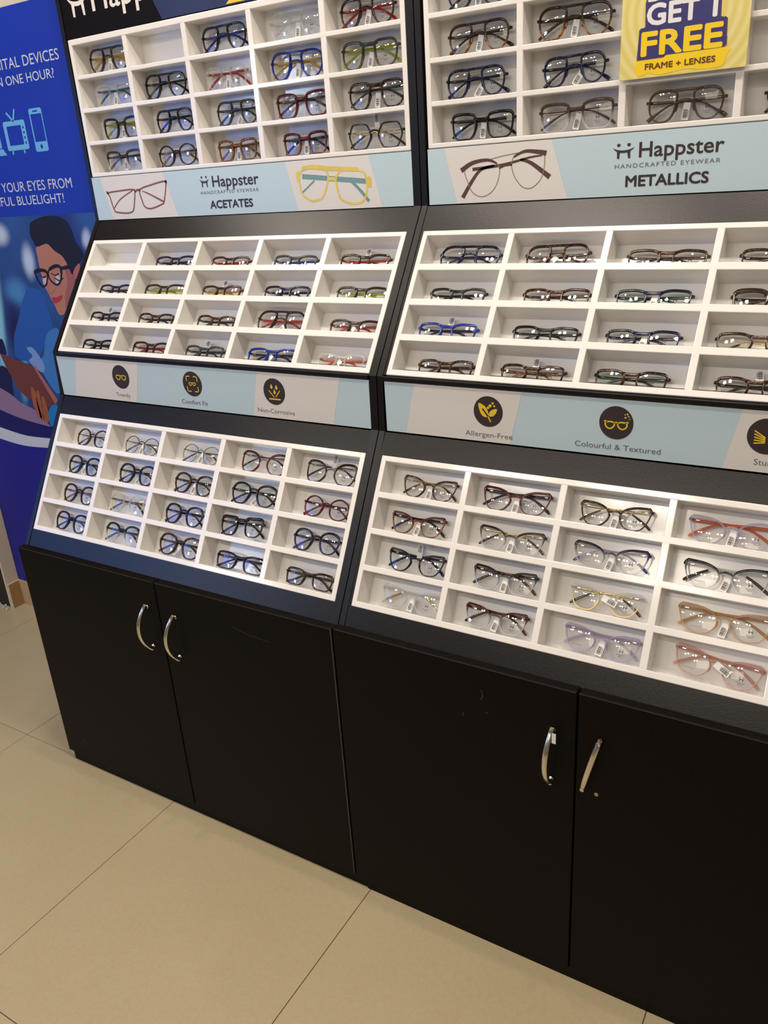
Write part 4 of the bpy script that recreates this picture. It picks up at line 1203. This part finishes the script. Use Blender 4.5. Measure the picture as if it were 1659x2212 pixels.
def make_front(st, W, key, parent):
    P, cx, cz, a, b_, t, kt, ks, bridge, dep = front_geometry(st, W)
    bm = bmesh.new()
    for side in (1, -1):
        Q = P if side == 1 else mirror(P)
        n = len(Q)
        cen = sum(Q, Vector((0, 0))) / n
        rings = []
        for i in range(n):
            tg = (Q[(i + 1) % n] - Q[i - 1]).normalized(); nr = Vector((tg.y, -tg.x))
            if nr.dot(Q[i] - cen) < 0: nr = -nr
            th = t * (1 + kt * max(0, nr.y) ** 2 + ks * max(0, nr.x * side) * max(0, nr.y + .3))
            d = dep / 2; nb = 0 if st == 'rm' else 3.0 * max(0, -nr.x * side) * max(0, min(1, .75 - nr.y))
            th += .12 * nb
            sec = [(-0.25, -d * .8), (0.3, -d), (th - 0.5, -d), (th, -d + .55), (th, d - .55 + nb), (th - 0.5, d + nb), (0.3, d + nb * .6), (-0.25, d * .8)]
            rings.append([bm.verts.new(((Q[i].x + nr.x * o) * MM, (bend(Q[i].x) + y) * MM, (Q[i].y + nr.y * o) * MM)) for o, y in sec])
        for i in range(n):
            r0, r1 = rings[i], rings[(i + 1) % n]
            for j in range(8):
                bm.faces.new((r0[j], r0[(j + 1) % 8], r1[(j + 1) % 8], r1[j]))
    # bridge
    def bar(pts, hw, hh):
        sweep(bm, [(p[0] * MM, bend(p[0]) * MM - 0.0002, p[1] * MM) for p in pts], strap(hw * MM, hh * MM), (0, 0, 1))
    nas = min(P, key=lambda p: p.x)
    xin = nas.x - t * .6
    d2 = dep / 2 * .92
    if bridge == 'double':
        z1 = cz + b_ * 1.02; xt = cx - a * .25
        bar([(-xt, z1 + .8), (-xt * .5, z1 + 1.0), (0, z1 + 1.1), (xt * .5, z1 + 1.0), (xt, z1 + .8)], d2, 2.1)
        z2 = cz + b_ * .32
        bar([(-xin - 1, z2 - 2), (-xin * .5, z2 + 1), (0, z2 + 1.6), (xin * .5, z2 + 1), (xin + 1, z2 - 2)], d2, 1.9)
    elif bridge == 'flat':
        z1 = cz + b_ * .84; xt = cx - a * .62
        bar([(-xt, z1 + 1.2), (-xt * .4, z1 + .6), (0, z1 + .5), (xt * .4, z1 + .6), (xt, z1 + 1.2)], d2, 2.6)
        bar([(-xin - .8, z1 - 5), (-xin * .6, z1 - 2.8), (0, z1 - 2.2), (xin * .6, z1 - 2.8), (xin + .8, z1 - 5)], d2 * .9, 1.4)
    elif bridge == 'saddle':
        z1 = cz + b_ * (.72 if st == 'rc' else .6); xt = cx - a * .78
        bar([(-xt, z1 + 1.8), (-xt * .5, z1 + .4), (0, z1), (xt * .5, z1 + .4), (xt, z1 + 1.8)], d2, 2.7)
    elif bridge == 'keyhole':
        z1 = cz + b_ * .50; xt = cx - a * .90
        bar([(-xt, z1 - .5), (-xt * .5, z1 + 1.2), (0, z1 + 1.6), (xt * .5, z1 + 1.2), (xt, z1 - .5)], d2, 2.3)
    elif bridge == 'arch':
        z1 = cz + b_ * .38; xt = cx - a * .93; h = 1.0 if st == 'rm' else 1.7
        bar([(-xt, z1 - 1), (-xt * .5, z1 + 1.6), (0, z1 + 2.2), (xt * .5, z1 + 1.6), (xt, z1 - 1)], d2, h)
    elif bridge == 'wire':
        z1 = cz + b_ * .25; xt = cx - a * .92
        bar([(-xt, z1), (-xt * .5, z1 + 2.6), (0, z1 + 3.2), (xt * .5, z1 + 2.6), (xt, z1)], .8, .8)
    # end pieces
    zh = cz + b_ * (.80 if st in ('ce', 'bf') else .36 if st in ('av', 'rd', 'rm', 'pt', 'hx') else .55)
    hh = 1.1 if st == 'rm' else 2.4
    for s in (-1, 1):
        xo = max(p.x for p in P if abs(p.y - zh) < 5)
        sweep(bm, [(s * (xo - .2) * MM, bend(xo) * MM, (zh - .6) * MM), (s * (xo + t + .8) * MM, (bend(xo) + .3) * MM, zh * MM), (s * (W - .6) * MM, (bend(W) + 1.2) * MM, (zh + .5) * MM), (s * W * MM, (bend(W) + 4.0) * MM, (zh + .5) * MM)],
              strap(dep * .42 * MM, hh * MM), (0, 0, 1))
    bmesh.ops.recalc_face_normals(bm, faces=bm.faces)
    o = obj('front_frame', bm, acetate(key), parent, smooth=False)
    for p in o.data.polygons: p.use_smooth = True
    return P, cx, cz, a, b_, t, zh, dep, nas


def lens_mesh(P, cx, cz, R=145.0):
    bm = bmesh.new()
    cen = Vector((cx, cz)); rows = []
    rr_ = [0.0, .3, .55, .78, 1.01]
    rmax = sum((p - cen).length for p in P) / len(P)
    c0 = bm.verts.new((cx * MM, (bend(cx) - rmax ** 2 / (2 * R)) * MM, cz * MM))
    for f in rr_[1:]:
        row = []
        for p in P:
            q = cen + (p - cen) * f
            d2_ = (q - cen).length_squared
            row.append(bm.verts.new((q.x * MM, (bend(q.x) - (rmax ** 2 - d2_) / (2 * R)) * MM, q.y * MM)))
        rows.append(row)
    n = len(P)
    for i in range(n):
        bm.faces.new((c0, rows[0][i], rows[0][(i + 1) % n]))
        for k in range(len(rows) - 1):
            bm.faces.new((rows[k][i], rows[k + 1][i], rows[k + 1][(i + 1) % n], rows[k][(i + 1) % n]))
    bmesh.ops.recalc_face_normals(bm, faces=bm.faces)
    return bm


def make_temple(s, W, zh, key, parent, thin, paddle, yo, k, tip=None):
    zh += 0.4
    pts = [(s * (W - 0.6), 5.0, zh), (s * (W - 2.0), 7.5, zh), (s * (W - 7), yo + 1.5, zh), (s * (W - 16), yo + 2.4, zh - .2), (s * W * .3, yo + 2.8, zh - .6), (s * -W * .12, yo + 2.8, zh - 1.6),
           (s * -W * .34, yo + 2.8, zh - 3.6), (s * -W * .52, yo + 2.6, zh - 8.5), (s * -W * .72, yo + 2.2, zh - 16), (s * -W * (.90 + .03 * k), yo + 1.6, max(5.0, zh - 24)), (s * -W * (.97 + .04 * k), yo + 1.2, max(3.2, zh - 28))]
    bm = bmesh.new()
    hh = 1.0 if thin else 2.3
    prof = [1, 1, 1.05, 1.05, 1, .85, .8, .85, 1.0, 1.15, .8]
    if thin: prof = [1, 1, 1, 1, 1, 1, 1, 1.6, 2.0, 2.3, 1.6]
    if paddle: prof = [1, 1, 1.05, 1.05, 1, .8, .65, .6, .7, 1.35, 1.45]
    P3 = catmull([tuple(v * MM for v in p) for p in pts], 2, False)
    scl = []
    for i in range(len(P3)):
        q = i / 2; j = min(int(q), len(prof) - 2); scl.append((1.0 if not thin else 1.0, prof[j] + (prof[j + 1] - prof[j]) * (q - j)))
    sweep(bm, P3, strap((0.8 if thin else 1.25) * MM, hh * MM), (0, 0, 1), scale=scl)
    bmesh.ops.recalc_face_normals(bm, faces=bm.faces)
    mats_ = [acetate(key)]
    if tip:
        mats_.append(acetate(tip))
        for f in bm.faces:
            if s * f.calc_center_median().x < (-W * .42 if tip != 'U' else -W * .84) * MM: f.material_index = 1
    o = obj('temple', bm, mats_, parent, smooth=True)
    hg = link_mesh('hinge', hinge_me, o); hg.location = (s * (W - 11.5) * MM, (yo + 1.0) * MM, (zh + .1) * MM)
    return o


# shared small parts
hinge_bm = box_bm(-0.0032, 0.0032, -0.0007, 0.0007, -0.0009, 0.0009, bev=0.0003)
hinge_me = bpy.data.meshes.new('hinge'); hinge_bm.to_mesh(hinge_me); hinge_bm.free(); hinge_me.materials.append(METALS)
pad_bm = bmesh.new(); bmesh.ops.create_uvsphere(pad_bm, u_segments=8, v_segments=6, radius=1.0)
for v in pad_bm.verts: v.co = Vector((v.co.x * 0.0016, v.co.y * 0.0026, v.co.z * 0.0052))
PADM = plain('clear_nose_pad', (0.62, 0.60, 0.56), 0.2, 0.5)
pad_me = bpy.data.meshes.new('nose_pad'); pad_bm.to_mesh(pad_me); pad_bm.free(); pad_me.materials.append(PADM)
for p in pad_me.polygons: p.use_smooth = True
tag_bm = bmesh.new(); add_box(tag_bm, -0.0055, 0.0055, -0.0002, 0.0002, -0.013, 0.013)
tag_me = bpy.data.meshes.new('price_tag'); tag_bm.to_mesh(tag_me); tag_bm.free(); tag_me.materials.append(PAPER)
bc_bm = bmesh.new(); z = -11.0
rb_ = random.Random(3)
while z < 2.0:
    h = rb_.choice((.5, .8, 1.2)); poly_face(bc_bm, [(-4, z), (2.5, z), (2.5, z + h), (-4, z + h)], -0.0004); z += h + rb_.choice((.5, .8))
poly_face(bc_bm, [(3.4, -10), (4.2, -10), (4.2, 1), (3.4, 1)], -0.0004)
bc_me = bpy.data.meshes.new('barcode'); bc_bm.to_mesh(bc_me); bc_bm.free(); bc_me.materials.append(INK)
# the brand print on the demo lens, one mesh: smiling mark over the word
lp = logo_bm(-4.6, 4.6, 1.2, 7.8, 0)
me_t = text_mesh('Happster'); xa_, xb_ = text_ext(me_t)
for v in me_t.vertices: v.co = Vector(((v.co.x - (xa_ + xb_) / 2) * 12.5 / (xb_ - xa_) * MM, 0, (v.co.y * 3.0 - 2.6) * MM))
lp.from_mesh(me_t)
poly_face(lp, [(-3.8, -4.9), (3.8, -4.9), (3.8, -4.3), (-3.8, -4.3)], 0)
lp_me = bpy.data.meshes.new('lens_print'); lp.to_mesh(lp_me); lp.free(); lp_me.materials.append(INK)
ls = bmesh.new()
for k in range(9): poly_face(ls, [(-7.5 + k * 1.7, -.45), (-6.4 + k * 1.7, -.45), (-6.4 + k * 1.7, .45), (-7.5 + k * 1.7, .45)], 0)
ls_me = bpy.data.meshes.new('size_print'); ls.to_mesh(ls_me); ls.free(); ls_me.materials.append(SIGNINK2)

CNAME = {'K': 'black', 'B': 'dark brown', 'T': 'dark tortoiseshell', 'A': 'amber tortoiseshell', 'C': 'clear', 'N': 'navy', 'U': 'bright blue', 'R': 'burgundy', 'G': 'dark grey', 'P': 'deep purple',
         'L': 'pale lilac', 'O': 'coral', 'Y': 'yellow', 'E': 'lime green', 'W': 'teal blue', 'D': 'gold wire', 'H': 'champagne', 'I': 'pale pink', 'Q': 'taupe', 'Z': 'thin green'}
SNAME = {'av': 'aviator', 'sv': 'square aviator', 'rc': 'rectangular', 'wf': 'low rectangular', 'sq': 'square', 'rd': 'round', 'rm': 'wire round', 'pt': 'round', 'ce': 'cat-eye', 'bf': 'butterfly', 'hx': 'hexagonal', 'br': 'flat-top'}
ORD = ['first', 'second', 'third', 'fourth', 'fifth']
ROWN = ['top', 'second', 'third', 'bottom']
ROLL = {'lR44': 5.0, 'lL34': -3.0, 'uR32': -1.5, 'lR43': 2.0, 'mR12': -2.0}
PURPLE = set('uL13 uL32 uL44 uL34 mL12 mL23 mL24 mL25 lL25 lL33 lL44 lR12 lL35 uL21'.split())
GREEN = set('mR23 mR43'.split())
LOWER = {'mL13': 4, 'mL14': 2, 'mL15': 2, 'mR13': 3, 'mR24': 7, 'mR12': 6, 'mL33': 3, 'lR41': 1}
for ln in GLASSES.strip().split('\n'):
    key, st, fr, te, tg, cxo, W = ln.split(); cxo = float(cxo); W = float(W)
    kind, side, row, colm = key[0], key[1], int(key[2]) - 1, int(key[3]) - 1
    x0, x1, ox, pit, cw = TRAYX[side]
    org, ang, L = tray_frame(kind)
    r0, rp, rw = (v * L for v in TRAYR[kind])
    zf = L - (r0 + row * rp + rw)
    xc = ox + colm * pit + cw / 2 + cxo * MM
    roll = math.radians(ROLL.get(key, 0) + random.uniform(-.8, .8))
    zf += 0.034 * math.sin(abs(roll))
    M = Matrix.Translation((0, org.y, org.z)) @ Matrix.Rotation(ang, 4, 'X') @ Matrix.Translation((xc, 0.0245, zf + 0.0004)) @ Matrix.Rotation(roll, 4, 'Y') @ Matrix.Rotation(math.radians(-3), 4, 'X')
    g = empty('eyeglasses'); g.matrix_world = M
    first_, last_ = fr[0], fr[-1]
    cn = CNAME[first_] + (' to ' + CNAME[last_] if first_ != last_ and last_ in 'CA' else '')
    tn = '' if te == fr[0] else ', ' + CNAME[te] + ' temples'
    lab = '%s %s glasses%s, %s in %s row %s' % (cn, SNAME[st], tn, ORD[colm], ROWN[row], TRAY_SIGN[kind + side])
    lab = lab.replace(' the ', ' ').replace(' wire temples', ' temples')
    tag(g, lab, 'glasses', 'eyeglasses in the display trays')
    tekey = 'Red' if (te == 'R' and fr[0] in 'BKC') else te
    P, cx, cz, a, b_, t, zh, dep, nas = make_front(st, W, fr, g)
    lm = LENS['p' if key in PURPLE else 'g' if key in GREEN else 'w']
    for s in (-1, 1):
        lo = obj('lens', lens_mesh(P if s == 1 else mirror(P), s * cx, cz), lm, g, smooth=True)
        yb = (bend(cx) - (a * a) / (2 * 145.0) - .7) * MM
        if s == 1:
            q = link_mesh('lens_print', lp_me, lo); q.location = ((cx + a * .12) * MM, yb, (cz - b_ * .42) * MM)
        else:
            q = link_mesh('size_print', ls_me, lo); q.location = ((-cx - a * .1) * MM, yb + .0002, (cz - b_ * .55) * MM)
        pd = link_mesh('nose_pad', pad_me, g)
        if st not in ('rm', 'bf'):
            pd.material_slots[0].link = 'OBJECT'; pd.material_slots[0].material = acetate(fr); pd.scale = (1.2, 1.25, 1.35)
        pd.location = (s * (nas.x - t * .7 + .4) * MM, 0.0022, (cz - b_ * .12) * MM); pd.rotation_euler = (0, math.radians(-14 * s), 0)
    thin = te == 'D' or st in ('rm',) or key in ('lR23', 'uR42', 'lL11', 'lL14', 'lL15', 'lR33')
    paddle = key in ('uR21', 'uR31', 'uR32', 'uR43', 'lL25', 'lL22', 'lL33', 'lL23')
    tip = {'lR23': 'U', 'lR24': 'B', 'lR41': 'D', 'lL32': 'T'}.get(key, 'T' if te == 'D' else None)
    make_temple(1, W, zh, tekey, g, thin, paddle, 8.0, 0, tip)
    make_temple(-1, W, zh, tekey, g, thin, paddle, 11.2, 1 if paddle else 0, tip)
    if tg != '.':
        pos = {'n': (1.5, 4.6, cz - b_ * .62 + 5, 10), 't': (7, 4.6, cz - b_ * .75 + 4, 38), 'l': (-9, 4.6, cz - b_ * .35, 32), 'u': (3, 4.6, cz + b_ + 6, 172), 'x': (9, -5.4, cz + b_ * .1, -68)}[tg]
        tgo = link_mesh('price_tag', tag_me, g)
        tgo.location = (pos[0] * MM, pos[1] * MM, pos[2] * MM); tgo.rotation_euler = (0, math.radians(pos[3] + random.uniform(-5, 5)), 0)
        link_mesh('barcode', bc_me, tgo)
